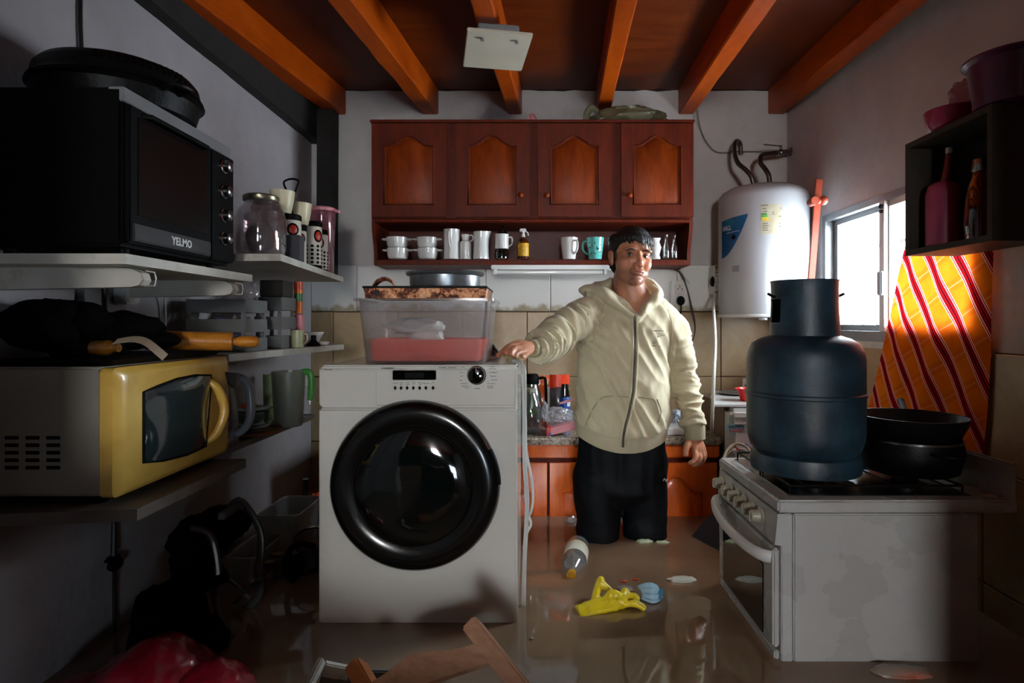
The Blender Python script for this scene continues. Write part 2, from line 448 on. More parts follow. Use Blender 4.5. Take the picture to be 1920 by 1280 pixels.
for k in range(-2, 6):
    xa, xb = max(-.62+k*S-S, XL), min(-.62+k*S, XR)
    if xb-xa < .02: continue
    place_tile(pt_me, 'painted_tile', ((xa+xb)/2, YB-.001, 1.562), wb, 0, (xb-xa)/S)
struct('grout_bed', MB().box(XR-.003, 1.0, 0, XR+.001, YB, 1.28), M['grout'], wr)
for r in range(3):
    for k in range(7):
        ya, yb = max(YB-S*(k+1), 1.0), YB-S*k
        z1 = 1.278-S*r
        place_tile(tile_me, 'tile', (XR-.001, (ya+yb)/2, z1-S/2), wr, -PI/2, (yb-ya)/S)
# -------- window --------
AL = M['alu']
win = struct('window_1', MB().frame_prism([(1.80, 1.29), (2.84, 1.29), (2.84, 1.885), (1.80, 1.885)], [(1.83, 1.335), (2.81, 1.335), (2.81, 1.855), (1.83, 1.855)], .07, axes((XR-.006, 0, 0), (0, 1, 0), (0, 0, 1), (1, 0, 0))), AL)
ROOT['window_1'] = V((0, 0, 0))
def sash(y0, y1, x, mt):
    s = struct('sash', MB().frame_prism([(y0, 1.335), (y1, 1.335), (y1, 1.855), (y0, 1.855)], [(y0+.035, 1.362), (y1-.035, 1.362), (y1-.035, 1.832), (y0+.035, 1.832)], .02, axes((x, 0, 0), (0, 1, 0), (0, 0, 1), (1, 0, 0))), mt, win)
    struct('pane', MB().box(x+.008, y0+.03, 1.358, x+.012, y1-.03, 1.836), M['winglass'], s)
    return s
sash(2.34, 2.81, XR+.034, AL); sash(1.83, 2.36, XR+.006, M['white_plastic'])
b = MB().box(XR-.012, 2.33, 1.335, XR+.004, 2.365, 1.858, .002); struct('mullion', b, M['white_plastic'], win)
struct('latch', MB().box(XR-.03, 2.322, 1.48, XR-.012, 2.352, 1.575, .004), M['grey_plastic'], win)
struct('roller', MB().cyl((XR-.02, 2.345, 1.835), (XR-.012, 2.345, 1.835), .009).cyl((XR-.02, 2.345, 1.815), (XR-.012, 2.345, 1.815), .007), M['black'], win)
struct('window_sill', MB().box(XR-.012, 1.78, 1.262, XR+.11, 2.86, 1.292, .004), M['shelf_w'], win)
for i in range(9):
    y = 1.84+i*.12
    struct('security_bar', MB().cyl((XR+.17, y, 1.25), (XR+.17, y, 1.92), .006, n=8), M['white_plastic'], win)
for z in (1.34, 1.72):
    struct('security_bar', MB().box(XR+.165, 1.78, z-.008, XR+.175, 2.88, z+.008), M['white_plastic'], win)
b = MB(); b.cyl((2.9, 4.9, -.5), (2.9, 4.9, 2.35), .035); b.bar((2.55, 4.7, 2.1), (3.3, 5.1, 2.28), .03, .05); b.bar((2.9, 4.9, 1.8), (3.25, 5.08, 2.25), .02, .03)
solo('yard_post', b, M['shelf_w'], 'pale wooden post with a crossbar seen outside through the kitchen window', 'post')
# -------- flood water --------
q = NM('flood_water'); v = q.coord((1, 1, 1)); f = q.noise(v, 2.2, 5, .6, .4); g = q.noise(v, 7, 2)
q.set(Base_Color=q.ramp(f, [(.3, lin('#725a46')), (.7, lin('#8c725a'))]), Roughness=.035, IOR=1.5, Specular_IOR_Level=.9)
h = q.math('ADD', q.math('MULTIPLY', q.noise(v, 3.2, 2, .5, .6), .8), q.math('MULTIPLY', q.noise(v, 14, 2), .05)); q.bump(h, .004, .5)
b = MB(); b.sheet(lambda u, v_: V((-2.08+4.16*u, -3.98+7.23*v_, WZ+.0012*noise.noise(V((u*60, v_*90, 0))))), 60, 90)
wat = solo('flood_water', b, q.m, 'brown murky flood water standing knee deep across the whole kitchen', 'water', kind='stuff')

# ================= ceiling light panel =================
t = thing('ceiling_light', 'square cream ceiling light plate fixed under the third rafter', 'ceiling light', (-.14, 2.21, 2.36))
R = Matrix.Rotation(math.radians(10), 3, 'Z')
fc = V((-.14, 2.21, 2.395))
b = MB(); b.obox(fc, (.235, .27, .012), R @ Euler((math.radians(-3), 0, 0)).to_matrix(), .003); part(t, 'plate', b, M['cream'])
b = MB(); b.obox(fc+V((0, 0, .032)), (.15, .18, .05), R, .004); part(t, 'housing', b, M['alu'])
for dx, dy in ((-.06, -.09), (.065, -.09)):
    p = R @ V((dx, dy, 0)); part(t, 'screw_mark', MB().cyl(fc+p+V((0, 0, -.010)), fc+p+V((0, 0, .0)), .007, n=10), M['grey_plastic'])

# ================= panelled doors =================
def arch_loop(w, h, ah, n=24, z0=0, flat=.16):
    """closed loop: bottom-left, bottom-right, up, cathedral arch back to the left"""
    L = [(-w/2, z0), (w/2, z0)]
    for i in range(n+1):
        t = i/n; x = w/2-w*t; u = abs(2*t-1)
        if u > 1-flat: zz = 0
        else:
            k = u/(1-flat); zz = ah*(.5+.5*math.cos(PI*k))
        L.append((x, z0+h-ah+zz))
    return L
def outer_loop(w, h, n=24):
    L = [(-w/2, 0), (w/2, 0)]
    for i in range(n+1): L.append((w/2-w*i/n, h))
    return L
def panel_door(parent, cx, y, z0, w, h, mf, mp, ah=.05, st=.062, knob=None, label=None):
    A = axes((cx, y, z0), (1, 0, 0), (0, 0, 1), (0, -1, 0))
    inner = [(a, b_+st) for a, b_ in arch_loop(w-2*st, h-2*st, ah)]
    b = MB(); b.frame_prism(outer_loop(w, h), inner, .020, A)
    # bead around the opening
    bd = [A @ V((a, c, .020)) for a, c in inner]; b.tube(bd, .0045, 6, closed=True, sm=0)
    d = part(parent, 'door', b, mf, label)
    b = MB(); b.rings([[A @ V((a, c, .002)) for a, c in inner], [A @ V((a, c, .008)) for a, c in inner]])
    for k0, k1, zz0, zz1 in ((.93, .80, .008, .016),):
        cxm, czm = 0, h/2
        sc_ = lambda k: [A @ V((a*k if True else a, czm+(c-czm)*(1-(1-k)*(w/h)), z)) for (a, c) in inner for z in (0,)]
        r0 = [A @ V((a*.93, czm+(c-czm)*.95, .008)) for a, c in inner]
        r1 = [A @ V((a*.76, czm+(c-czm)*.84, .017)) for a, c in inner]
        b.rings([r0, r1])
    part(d, 'panel', b, mp)
    if knob:
        kx, kz = knob
        b = MB(); b.lathe([(.006, 0), (.006, .008), (.013, .014), (.014, .02), (.009, .026), (.001, .028)], A @ V((kx, kz, .02)), 16, Matrix.Rotation(PI/2, 3, 'X'))
        part(d, 'knob', b, mp)
    return d
# -------- wall cupboard --------
YC = 2.95; k = YC/F
t = thing('wall_cupboard', 'dark varnished wooden wall cupboard with four arched doors and an open shelf below', 'cupboard', (0, 3.1, 1.665))
x0, x1, zt, zb, zm = -.8125, .802, 2.386, 1.664, 1.885
b = MB(); b.box(x0, YC, zm-.012, x1, YB-.01, zt-.012); 
b.box(x0-.006, YC-.022, zt-.014, x1+.006, YB-.01, zt, .004)
part(t, 'carcass', b, M['cab'])
b = MB(); b.tube([(x0+.02, YC-.012, zm-.004), (x1-.02, YC-.012, zm-.004)], .011, 10, sm=0); part(t, 'moulding', b, M['cab'])
for i in range(1):
    for sx, xx in ((1, x0), (-1, x1)):
        pf = [(YB-.01, zm), (YC-.002, zm), (YC-.002, zm-.02), (YC+.002, zm-.05), (YC+.014, zm-.085), (YC+.03, zm-.12), (YC+.042, zm-.16), (YC+.045, zb+.0), (YB-.01, zb)]
        b = MB(); b.prism(pf, .018*sx, axes((xx+.04*0, 0, 0), (0, 1, 0), (0, 0, 1), (1, 0, 0)))
        part(t, 'side_bracket', b, M['cab'])
b = MB(); b.box(x0+.018, YC+.03, zb, x1-.018, YB-.012, zb+.026, .005); part(t, 'open_shelf', b, M['cab'])
b = MB(); b.box(x0+.018, YB-.02, zb+.026, x1-.018, YB-.012, zm-.01); part(t, 'back_board', b, M['cab_in'])
dz0, dh = zm+.014, zt-.02-(zm+.014)
for xa, xb, kn in ((698, 838, None), (855, 993, (.140, .105)), (1008, 1146, (-.140, .105)), (1163, 1299, (-.140, .105))):
    xa, xb = (xa-CX)*k, (xb-CX)*k
    panel_door(t, (xa+xb)/2, YC-.001, dz0, xb-xa-.004, dh, M['cab'], M['cab_panel'], knob=kn)
# -------- base cabinet --------
t = thing('base_cabinet', 'bright orange varnished kitchen base cabinet with arched doors behind the man', 'cabinet', (.0, 3.0, 0))
bx0, bx1, BY = -.75, .8625, 2.75
b = MB(); b.box(bx0, BY, 0, bx1, YB-.012, .800); part(t, 'carcass', b, M['cab'])  # dark carcass finish stands in for shade in the gaps round the doors
b = MB(); b.box(bx0, BY-.022, .742, bx1+.004, BY, .800, .006); part(t, 'apron_board', b, M['cab_low'])
for c in (1265, 1107, 949, 791):
    panel_door(t, (c-CX)*BY/F, BY-.002, .10, .382, .618, M['cab_low'], M['cab_low'], ah=.07, st=.062)
q = NM('granite'); v = q.coord(); vo = q.n('ShaderNodeTexVoronoi'); vo.inputs['Scale'].default_value = 120; q.l(v, vo.inputs[0])
q.set(Base_Color=q.mix(q.ramp(q.noise(v, 60, 4, .7), [(.46, (0, 0, 0)), (.54, (1, 1, 1))]), q.ramp(vo.outputs['Distance'], [(.2, lin('#2a241f')), (.6, lin('#8d7c69'))]), lin('#b3a693')), Roughness=.2); M['granite'] = q.m
solo('worktop', MB().box(bx0-.01, BY-.03, .802, bx1+.014, YB-.012, .838, .008), M['granite'], 'speckled brown granite worktop lying on the orange base cabinet', 'worktop')
# ================= shelf niche crockery =================
SZ = 1.691
def sx_(px, Y): return (px-CX)*Y/F
def handled_bowl(name, label, x, y, z, r, h, rz=0, group=None):
    t = thing(name, label, 'bowl', (x, y, z), group, rz)
    b = MB(); b.lathe([(r*.7, 0), (r*.86, .004), (r*.97, h*.35), (r, h*.8), (r*1.03, h), (r*.99, h), (r*.94, h*.8), (r*.8, .01), (0, .008)], (x, y, z), 32)
    part(t, 'body', b, M['ceramic'])
    for s in (-1, 1):
        b = MB(); b.tube([(x+s*r*.93, y-.014, z+h*.82), (x+s*(r+.016), y-.012, z+h*.84), (x+s*(r+.020), y, z+h*.84), (x+s*(r+.016), y+.012, z+h*.84), (x+s*r*.93, y+.014, z+h*.82)], .005, 8)
        part(t, 'handle', b, M['ceramic'])
    return t
Yn = 2.97
def cup_handle(t, x, y, z0, z1, out, dirx, m, r=.005):
    b = MB(); c, s = math.cos(dirx), math.sin(dirx); mid = (z0+z1)/2
    b.tube([(x, y, z1), (x+c*out*.7, y+s*out*.7, z1+.002), (x+c*out, y+s*out, mid+(z1-mid)*.5), (x+c*out*.9, y+s*out*.9, mid-(mid-z0)*.4), (x+c*out*.3, y+s*out*.3, z0+.002), (x, y, z0)], r, 8)
    part(t, 'handle', b, m)
k = Yn/F
for px, z, lab, zz, rr in ((746, 0, 'white handled soup bowl, lower one of the left pair under the cupboard', SZ, 20), (745, 1, 'white handled soup bowl, upper one of the left pair under the cupboard', SZ+.055, 20),
                   (802, 0, 'white handled soup bowl, lower one of the pair next to the tall jug', SZ, 19), (801, 1, 'white handled soup bowl, upper one of the pair next to the tall jug', SZ+.055, 19)):
    handled_bowl('soup_bowl', lab, (px-CX)*k, Yn, zz, rr*k, .054, group='white handled soup bowls')
# tall white jug with long handle
x = (847-CX)*k; r = 15*k
t = thing('tall_jug', 'tall straight white ceramic jug with a long handle on its front', 'jug', (x, Yn, SZ))
b = MB(); b.lathe([(r, 0), (r*1.0, .01), (r*.97, .07), (r, .145), (r*1.02, .15), (r*.9, .15), (r*.88, .01), (0, .008)], (x, Yn, SZ)); part(t, 'body', b, M['ceramic'])
b = MB(); b.tube([(x-.004, Yn-r*.96, SZ+.135), (x-.006, Yn-r-.02, SZ+.128), (x-.006, Yn-r-.024, SZ+.10), (x-.004, Yn-r-.02, SZ+.07), (x-.002, Yn-r*.96, SZ+.055)], .0055, 8); part(t, 'handle', b, M['ceramic'])
# small milk churn pitcher
x = (873-CX)*k; r = 11*k
t = thing('milk_churn_pitcher', 'small white churn-shaped pitcher between the two tall white jugs', 'pitcher', (x, Yn, SZ))
b = MB(); b.lathe([(r*.95, 0), (r, .005), (r, .078), (r*.93, .086), (r*.6, .095), (r*.58, .105), (r*.75, .125), (r*.66, .125), (r*.5, .105), (r*.5, .09), (r*.8, .08), (r*.8, .01), (0, .008)], (x, Yn, SZ)); part(t, 'body', b, M['ceramic'])
cup_handle(t, x+r*.6, Yn, SZ+.09, SZ+.12, .02, 0, M['ceramic'], .0035)
# ribbed jug with spout
x = (902-CX)*k; r = 15*k
t = thing('spouted_jug', 'white ribbed ceramic jug with a pouring spout on the right', 'jug', (x, Yn, SZ))
pf = [(r*1.0, 0), (r*1.02, .01), (r*.93, .06), (r*.90, .1), (r*.98, .138)]
b = MB(); rs = []
for rr, z in pf+[(r*.9, .138), (r*.84, .1), (r*.9, .02), (r*.02, .012)]:
    ring = []
    for i in range(36):
        a = 2*PI*i/36; e = 1+.015*math.cos(i*PI)
        sp_ = max(0, math.cos(a))**6*.012*(z/.138)**3
        ring.append(V((x+rr*e*math.cos(a)+sp_, Yn+rr*e*math.sin(a), SZ+z+sp_*.3)))
    rs.append(ring)
b.rings(rs); part(t, 'body', b, M['ceramic'])
cup_handle(t, x, Yn+r*.85, SZ+.04, SZ+.11, .02, PI/2, M['ceramic'], .004)
# enamel mug on dark jar
x = (941-CX)*k
solo('dark_jar', MB().lathe([(.028, 0), (.034, .004), (.036, .03), (.030, .046), (.028, .05), (0, .05)], (x, Yn, SZ)), M['black_gloss'], 'squat dark jar standing under the white enamel coffee pot', 'jar')
t = thing('enamel_coffee_pot', 'small white enamel coffee pot with black lid, raised on a dark jar', 'coffee pot', (x, Yn, SZ+.052))
b = MB(); b.lathe([(.034, 0), (.036, .004), (.034, .07), (.036, .074), (.032, .074), (0, .072)], (x, Yn, SZ+.052)); part(t, 'body', b, M['ceramic'])
b = MB(); b.lathe([(.030, 0), (.022, .012), (.006, .018), (.005, .026), (.010, .034), (.004, .042), (0, .043)], (x+.004, Yn, SZ+.126)); part(t, 'lid', b, M['black_gloss'])
cup_handle(t, x+.033, Yn, SZ+.066, SZ+.11, .02, 0, M['ceramic'], .004)
# amber spray bottle
x = (981-CX)*k; M['amber'] = P('amber', '#4a1c06', .12, coat=.6); M['label_y'] = P('yellow_label', '#d9a521', .5, var=.35, vs=60, dirt='#4a3a18', dirt_amt=.4)
t = thing('spray_bottle', 'amber spray bottle with yellow label and white trigger head', 'spray bottle', (x, Yn, SZ))
part(t, 'body', MB().lathe([(.024, 0), (.028, .004), (.028, .085), (.022, .098), (.011, .106), (.011, .112), (0, .112)], (x, Yn, SZ)), M['amber'])
part(t, 'label', MB().lathe([(.0284, 0), (.0288, .001), (.0288, .065), (.0284, .066)], (x, Yn, SZ+.014), cap=False), M['label_y'])
b = MB(); b.cyl((x, Yn, SZ+.112), (x, Yn, SZ+.13), .011, .008); b.bar((x-.018, Yn, SZ+.147), (x+.016, Yn, SZ+.147), .014, .018, .004); b.tube([(x+.012, Yn, SZ+.142), (x+.022, Yn, SZ+.135), (x+.026, Yn, SZ+.12)], .003, 6)
b.cyl((x, Yn, SZ+.128), (x, Yn, SZ+.145), .007); part(t, 'trigger_head', b, M['white_plastic'])
# mugs
def mug(name, label, px, wpx, h, m, hdir, y=Yn, z=SZ, taper=.72, cat='mug'):
    kk = y/F; x = (px-CX)*kk; r = wpx/2*kk
    t = thing(name, label, cat, (x, y, z))
    part(t, 'body', MB().lathe([(r*taper*.9, 0), (r*taper, .004), (r*.86, h*.5), (r*.98, h*.92), (r*1.0, h), (r*.92, h), (r*.78, h*.5), (r*taper*.85, .01), (0, .008)], (x, y, z)), m)
    c, s = math.cos(hdir), math.sin(hdir)
    cup_handle(t, x+c*r*.8, y+s*r*.8, z+h*.25, z+h*.82, .026, hdir, m)
    return t, x, r
mug('coffee_mug', 'plain white flared mug with its handle turned to the front right', 1067, 34, .108, M['ceramic'], -.9)
M['teal'] = P('teal_glaze', '#5fb8ae', .14, var=.08, coat=.6)
t, x, r = mug('coffee_mug', 'turquoise mug with dark leaf sprigs painted on it', 1116, 34, .108, M['teal'], PI)
for i in range(16):
    a = -PI/2+random.uniform(-.9, .9); z = random.uniform(.02, .09); rr = r*(.74+.26*z/.108)+.0004
    b = MB(); b.sphere((x+rr*math.cos(a), Yn+rr*math.sin(a), SZ+z), (.0045, .0015, .0022), 8, Matrix.Rotation(random.uniform(-1, 1), 3, 'Y')); part(t, 'leaf_print', b, M['dark_print'])
mug('coffee_mug', 'white cup half hidden behind the left side of the man\'s head', 1152, 26, .108, M['ceramic'], 0, taper=.85)
x = (1229-CX)*k
solo('wavy_vase', MB().lathe([(.022, 0), (.026, .005), (.020, .022), (.026, .045), (.030, .06), (.022, .08), (.020, .09), (.027, .106), (.022, .106), (.016, .09), (.018, .08), (.024, .06), (.012, .01), (0, .01)], (x, Yn, SZ)), M['ceramic'], 'small wavy white vase on the right of the open shelf', 'vase')
for px, h, lab in ((1249, .125, 'slim clear glass bottle next to the wavy white vase'), (1264, .12, 'slim clear glass bottle nearest the right end of the open shelf')):
    x = (px-CX)*k
    solo('glass_bottle', MB().lathe([(.015, 0), (.018, .004), (.018, h*.5), (.009, h*.68), (.008, h*.95), (.010, h), (.007, h), (.006, h*.7), (.014, h*.5), (.014, .01), (0, .008)], (x, Yn, SZ), 20), M['glass'], lab, 'bottle', 'slim glass bottles')
# bag and jar on top of the cupboard
M['olive_bag'] = P('olive_bag', '#6f7258', .35, var=.25, bump=.003, bs=14, Transmission_Weight=.1)
t = thing('plastic_bag', 'olive green plastic bag lying on top of the wall cupboard', 'bag', (.47, 3.08, 2.386))
b = MB(); b.ico((.50, 3.08, 2.425), (.205, .12, .07), 4, .18, 1.6, 3, flat=2.39, ridge=.10); part(t, 'body', b, M['olive_bag'])
b = MB(); b.tube([(.33, 3.02, 2.455), (.30, 3.0, 2.47), (.275, 2.99, 2.44), (.27, 2.99, 2.40), (.285, 3.0, 2.392)], .009, 8, flat=2.0); part(t, 'handle', b, M['olive_bag'])
solo('small_jar', MB().lathe([(.018, 0), (.022, .004), (.022, .03), (.014, .04), (.014, .046), (.009, .052), (0, .053)], (-.005, 3.0, 2.387)), M['pink'], 'tiny pink jar on top of the wall cupboard', 'jar')
# -------- fluorescent lamp --------
Y = 3.0; k3 = Y/F
xa, xb = (921-CX)*k3, (1142-CX)*k3
t = thing('fluorescent_lamp', 'white unlit fluorescent strip lamp fixed below the wall cupboard', 'lamp', ((xa+xb)/2, Y, 1.625))
part(t, 'housing', MB().box(xa, Y-.02, 1.642, xb, Y+.04, 1.664, .004), M['white_plastic'])
for xx in (xa+.012, xb-.03): part(t, 'end_socket', MB().box(xx, Y-.012, 1.617, xx+.018, Y+.012, 1.644, .003), M['white_plastic'])
part(t, 'tube', MB().cyl((xa+.03, Y, 1.628), (xb-.03, Y, 1.628), .011), M['ceramic'])
solo('lamp_cable', MB().tube([(xb, 3.02, 1.645), (.46, 3.1, 1.648), (.6, 3.2, 1.66), (.72, 3.235, 1.665), (.80, 3.237, 1.645), (.86, 3.23, 1.59)], .004, 6), M['cable_w'], 'thin cable running from the strip lamp along the wall towards the sockets', 'cable')
# -------- sockets --------
t = thing('wall_socket', 'white double wall socket with a black plug in it, right of the man', 'socket', (.855, 3.235, 1.5))
k4 = 3.235/F
sxa, sxb = (1256-CX)*k4, (1289-CX)*k4
part(t, 'plate', MB().box(sxa, 3.218, 1.465, sxb, 3.242, 1.60, .006), M['white_plastic'])
part(t, 'socket_face', MB().box(sxa+.022, 3.214, 1.525, sxb-.018, 3.222, 1.585, .003), M['ceramic'])
for dx, dz, ro in ((-.012, 0, .5), (.012, 0, -.5), (0, .014, 0)):
    b = MB(); b.obox(((sxa+sxb)/2+.002+dx, 3.2135, 1.555+dz), (.003, .002, .011), (0, ro, 0)); part(t, 'pin_slot', b, M['black'])
part(t, 'conduit', MB().box((sxa+sxb)/2-.008, 3.228, 1.60, (sxa+sxb)/2+.008, 3.242, 1.66, .003), M['white_plastic'])
solo('power_plug', MB().sphere(((sxa+sxb)/2, 3.19, 1.49), (.022, .026, .026), 16).tube([((sxa+sxb)/2, 3.18, 1.475), ((sxa+sxb)/2-.004, 3.17, 1.44), ((sxa+sxb)/2-.01, 3.18, 1.36), ((sxa+sxb)/2-.02, 3.2, 1.2)], .004, 6), M['black'], 'black plug pushed into the lower socket with its lead hanging down', 'plug')
for n, (o, m_, lab) in enumerate(((0, 'cable_b', 'black cable looping down the wall beside the socket'), (.008, 'cable_r', 'maroon cable looping down the wall beside the socket'))):
    pts = [W(1255, 500, 3.22), W(1275+o*300, 512, 3.22), W(1288, 540, 3.215), W(1297+o*200, 580, 3.21), W(1303+o*100, 610, 3.205), W(1300, 635, 3.2), W(1288, 655, 3.2)]
    solo('wall_cable', MB().tube(pts, .0032, 6), M[m_], lab, 'cable')
# ================= washing machine =================
WX0, WX1, WY0, WY1, WT = -.645, -.048, 1.76, 2.34, 1.242
def wf(px, py, y=WY0): return V(((px-CX)*WY0/F, y, CZ-(py-CY)*WY0/F))
t = thing('washing_machine', 'big white front loading washing machine with a black round door, standing in the water', 'washing machine', (-.3465, 2.05, .38))
b = MB(); b.box(WX0+.002, WY0+.02, .38, WX1, WY1, WT-.022, .010, 3); part(t, 'body', b, M['white_enamel'])
b = MB(); b.box(WX0, WY0+.015, WT-.022, WX1+.002, WY1+.004, WT, .008, 3); part(t, 'top_panel', b, M['white_enamel'])
zs = wf(0, 765).z
b = MB(); b.box(WX0, WY0, zs+.0015, WX1, WY0+.03, WT-.004, .009, 3); part(t, 'control_panel', b, M['white_enamel'])
# front sheet as a plate with bevelled edge; door sits on it
b = MB(); b.box(WX0, WY0+.002, .38, WX1, WY0+.03, zs-.0015, .006, 3); part(t, 'front_panel', b, M['white_enamel'])
p0, p1 = wf(597, 762), wf(708, 693)
dr = MB(); dr.box(p0.x+.004, WY0-.003, p0.z+.001, p1.x, WY0+.004, p1.z, .006, 2); d = part(t, 'detergent_drawer', dr, M['white_enamel'])
p0, p1 = wf(736, 712), wf(818, 694)
d = part(t, 'display', MB().box(p0.x, WY0-.002, p0.z, p1.x, WY0+.003, p1.z, .002), M['black_gloss'])
p0, p1 = wf(759, 709), wf(795, 698)
part(d, 'screen', MB().box(p0.x, WY0-.0026, p0.z, p1.x, WY0, p1.z, .0005), M['black'])
for px in (741, 752, 763.5, 775, 787, 798.5, 812):
    c = wf(px, 727); part(t, 'button', MB().box(c.x-.0038, WY0-.0035, c.z-.0062, c.x+.0038, WY0+.002, c.z+.0062, .0028), M['black_gloss'])
c = wf(894, 703); RX = Matrix.Rotation(PI/2, 3, 'X')
kn = part(t, 'knob', MB().lathe([(.0255, 0), (.0255, .012), (.0235, .020), (.020, .022), (0, .0225)], (c.x, WY0, c.z), 36, RX), M['black_gloss'])
part(kn, 'pointer', MB().box(c.x-.0015, WY0-.024, c.z+.008, c.x+.0015, WY0-.021, c.z+.022), M['grey_plastic'])
part(kn, 'rim', MB().lathe([(.0285, 0), (.0285, .004), (.0255, .005), (.0255, 0)], (c.x, WY0, c.z), 36, RX, cap=False), M['steel'])
# small illegible print as fine strokes
def strokes(parent, name, lst, y, m, sc_=WY0/F):
    b = MB(); rnd = random.Random(len(lst)*3+1)
    for (px, py, wpx, hpx) in lst:
        x = px
        while x < px+wpx-.5:
            ww = rnd.uniform(.9, 2.4); p = V(((x-CX)*sc_, y, CZ-(py-CY)*sc_))
            b.obox(p+V((ww*.5*sc_, 0, 0)), (ww*.8*sc_, .0006, hpx*sc_*rnd.uniform(.6, 1)), (0, 0, 0)); x += ww+.7
    return part(parent, name, b, m, kind='stuff')
strokes(t, 'panel_print', [(609, 693, 14, 2), (715, 690, 21, 2.4), (823, 689, 14, 2.4), (840, 689, 16, 2.4), (737, 718, 9, 1.5), (749, 717, 8, 1.5), (750, 720, 5, 1.3), (761, 717, 7, 1.5), (761, 720, 6, 1.3), (772, 716, 7, 1.5), (772, 719, 6, 1.3), (784, 717, 7, 1.5), (785, 720, 5, 1.3), (793, 718, 11, 1.5), (809, 716, 5, 1.5), (808, 719, 5, 1.3)], WY0-.0006, M['dark_print'])
strokes(t, 'dial_print', [(866, 688, 6, 1.6), (918, 687, 7, 1.6), (862, 698, 5, 1.5), (863, 705, 4, 1.5), (862, 713, 5, 1.5), (864, 719, 12, 1.8), (866, 724, 13, 1.8), (872, 727, 7, 1.6), (889, 728, 10, 2), (914, 724, 10, 1.8), (914, 727, 10, 1.8), (917, 691, 12, 1.5), (917, 698, 14, 1.7), (918, 705, 14, 1.7), (921, 712, 10, 1.7), (914, 719, 15, 1.7)], WY0-.0006, M['dark_print'])
b = MB()
for a0 in range(11):
    a = math.radians(-60+a0*30)
    if -1.9 < a < -1.2: continue
    u = V((math.cos(a), 0, math.sin(a))); b.bar(V((c.x, WY0-.0005, c.z))+u*.036, V((c.x, WY0-.0005, c.z))+u*.044, .0008, .0004)
part(t, 'dial_ticks', b, M['grey_plastic'], kind='stuff')
# door
c = wf(779, 908); Rr = .2525
b = MB(); b.lathe([(Rr, 0), (Rr+.002, .008), (Rr-.002, .024), (Rr-.012, .036), (Rr-.035, .042), (.178, .036), (.172, .030), (0, .030)], (c.x, WY0+.004, c.z), 96, RX)
d = part(t, 'door', b, P('door_black', '#060707', .22, var=.1, coat=.3))
gl = NM('door_glass'); v = gl.coord(); gl.set(Base_Color=gl.ramp(gl.noise(v, 4, 4), [(.3, lin('#040606')), (.75, lin('#0c1413'))]), Roughness=.07, Coat_Weight=1.0); 
gl.bump(gl.noise(v, 5, 2), .004, .5)
b = MB(); b.lathe([(.171, .028), (.168, .036), (.150, .046), (.11, .0525), (.06, .0565), (0, .058)], (c.x, WY0+.004, c.z), 72, RX); part(d, 'door_glass', b, gl.m)
b = MB(); b.tube([(c.x+Rr*math.cos(a)*.985, WY0-.030, c.z+Rr*math.sin(a)*.985) for a in [math.radians(x) for x in range(2, 27, 4)]], .010, 8); part(d, 'grip', b, M['black'])
# ================= white hose / cable down the washer's side =================
M['hose'] = P('hose_grey', '#c9cbc8', .4)
def mtube(name, lists, r, m, label, cat, n=7):
    b = MB()
    for L in lists: b.tube(L, r, n)
    return solo(name, b, m, label, cat)
xw = WX1+.016
mtube('drain_hose', [[(xw-.03, 1.86, WT+.008), (xw, 1.83, WT-.01), (xw+.004, 1.83, 1.15), (xw+.004, 1.84, .95), (xw+.012, 1.85, .80), (xw+.004, 1.86, .62), (xw, 1.87, .44)]], .007, M['hose'], 'thin pale hose running down the right side of the washing machine', 'hose')
mtube('washer_cord', [[(xw-.005, 1.95, 1.20), (xw+.006, 1.95, 1.05), (xw+.008, 1.95, .95), (xw+.028, 1.95, .84), (xw+.03, 1.95, .77), (xw+.016, 1.95, .73), (xw+.006, 1.95, .80), (xw+.008, 1.95, .92)], [(xw+.016, 1.95, .73), (xw+.024, 1.95, .70), (xw+.01, 1.95, .67), (xw+.0, 1.95, .62)]], .0045, M['cable_w'], 'white power cord looped against the right side of the washing machine', 'cord')

# ================= translucent storage bin =================
M['bin'] = glass('bin_plastic', '#f8f6f6', .8, .2, .15, '#d8d4d6')
def bin_(name, label, x0, x1, y0, y1, z0, z1, fl, wall, m, cat='bin', flange=.012):
    t = thing(name, label, cat, ((x0+x1)/2, (y0+y1)/2, z0))
    cx_, cy_ = (x0+x1)/2, (y0+y1)/2
    def rr(z, grow, inset=0):
        hx, hy = (x1-x0)/2+grow-inset, (y1-y0)/2+grow-inset; r = .02
        out = []
        for sx, sy, a0 in ((1, -1, -PI/2), (1, 1, 0), (-1, 1, PI/2), (-1, -1, PI)):
            for i in range(5):
                a = a0+PI/2*i/4; out.append(V((cx_+sx*(hx-r)+r*math.cos(a), cy_+sy*(hy-r)+r*math.sin(a), z)))
        return out
    b = MB(); b.rings([rr(z0+.004, 0, .004), rr(z0, 0, .008), rr(z0, 0, .004), rr(z0+.006, 0), rr((z0+z1)/2, fl/2), rr(z1-.008, fl), rr(z1-.008, fl+flange), rr(z1, fl+flange), rr(z1, fl), rr(z1-.01, fl-wall), rr((z0+z1)/2, fl/2-wall), rr(z0+.008, -wall), rr(z0+.004, -wall-.01)], cap=True)
    part(t, 'tub', b, m); return t
t = bin_('storage_bin', 'large translucent plastic storage bin standing on the washing machine', -.528, -.150, 1.83, 2.12, WT+.001, 1.446, .017, .003, M['bin'])
part(t, 'handle', MB().box(-.135, 1.90, 1.415, -.118, 2.05, 1.446, .006), M['bin'])
M['salmon'] = P('salmon_plastic', '#f2522a', .45, var=.1)
bin_('red_tray', 'red plastic tray lying on the bottom inside the translucent bin', -.512, -.165, 1.842, 2.10, WT+.008, 1.318, .004, .004, M['salmon'], 'tray', .002)
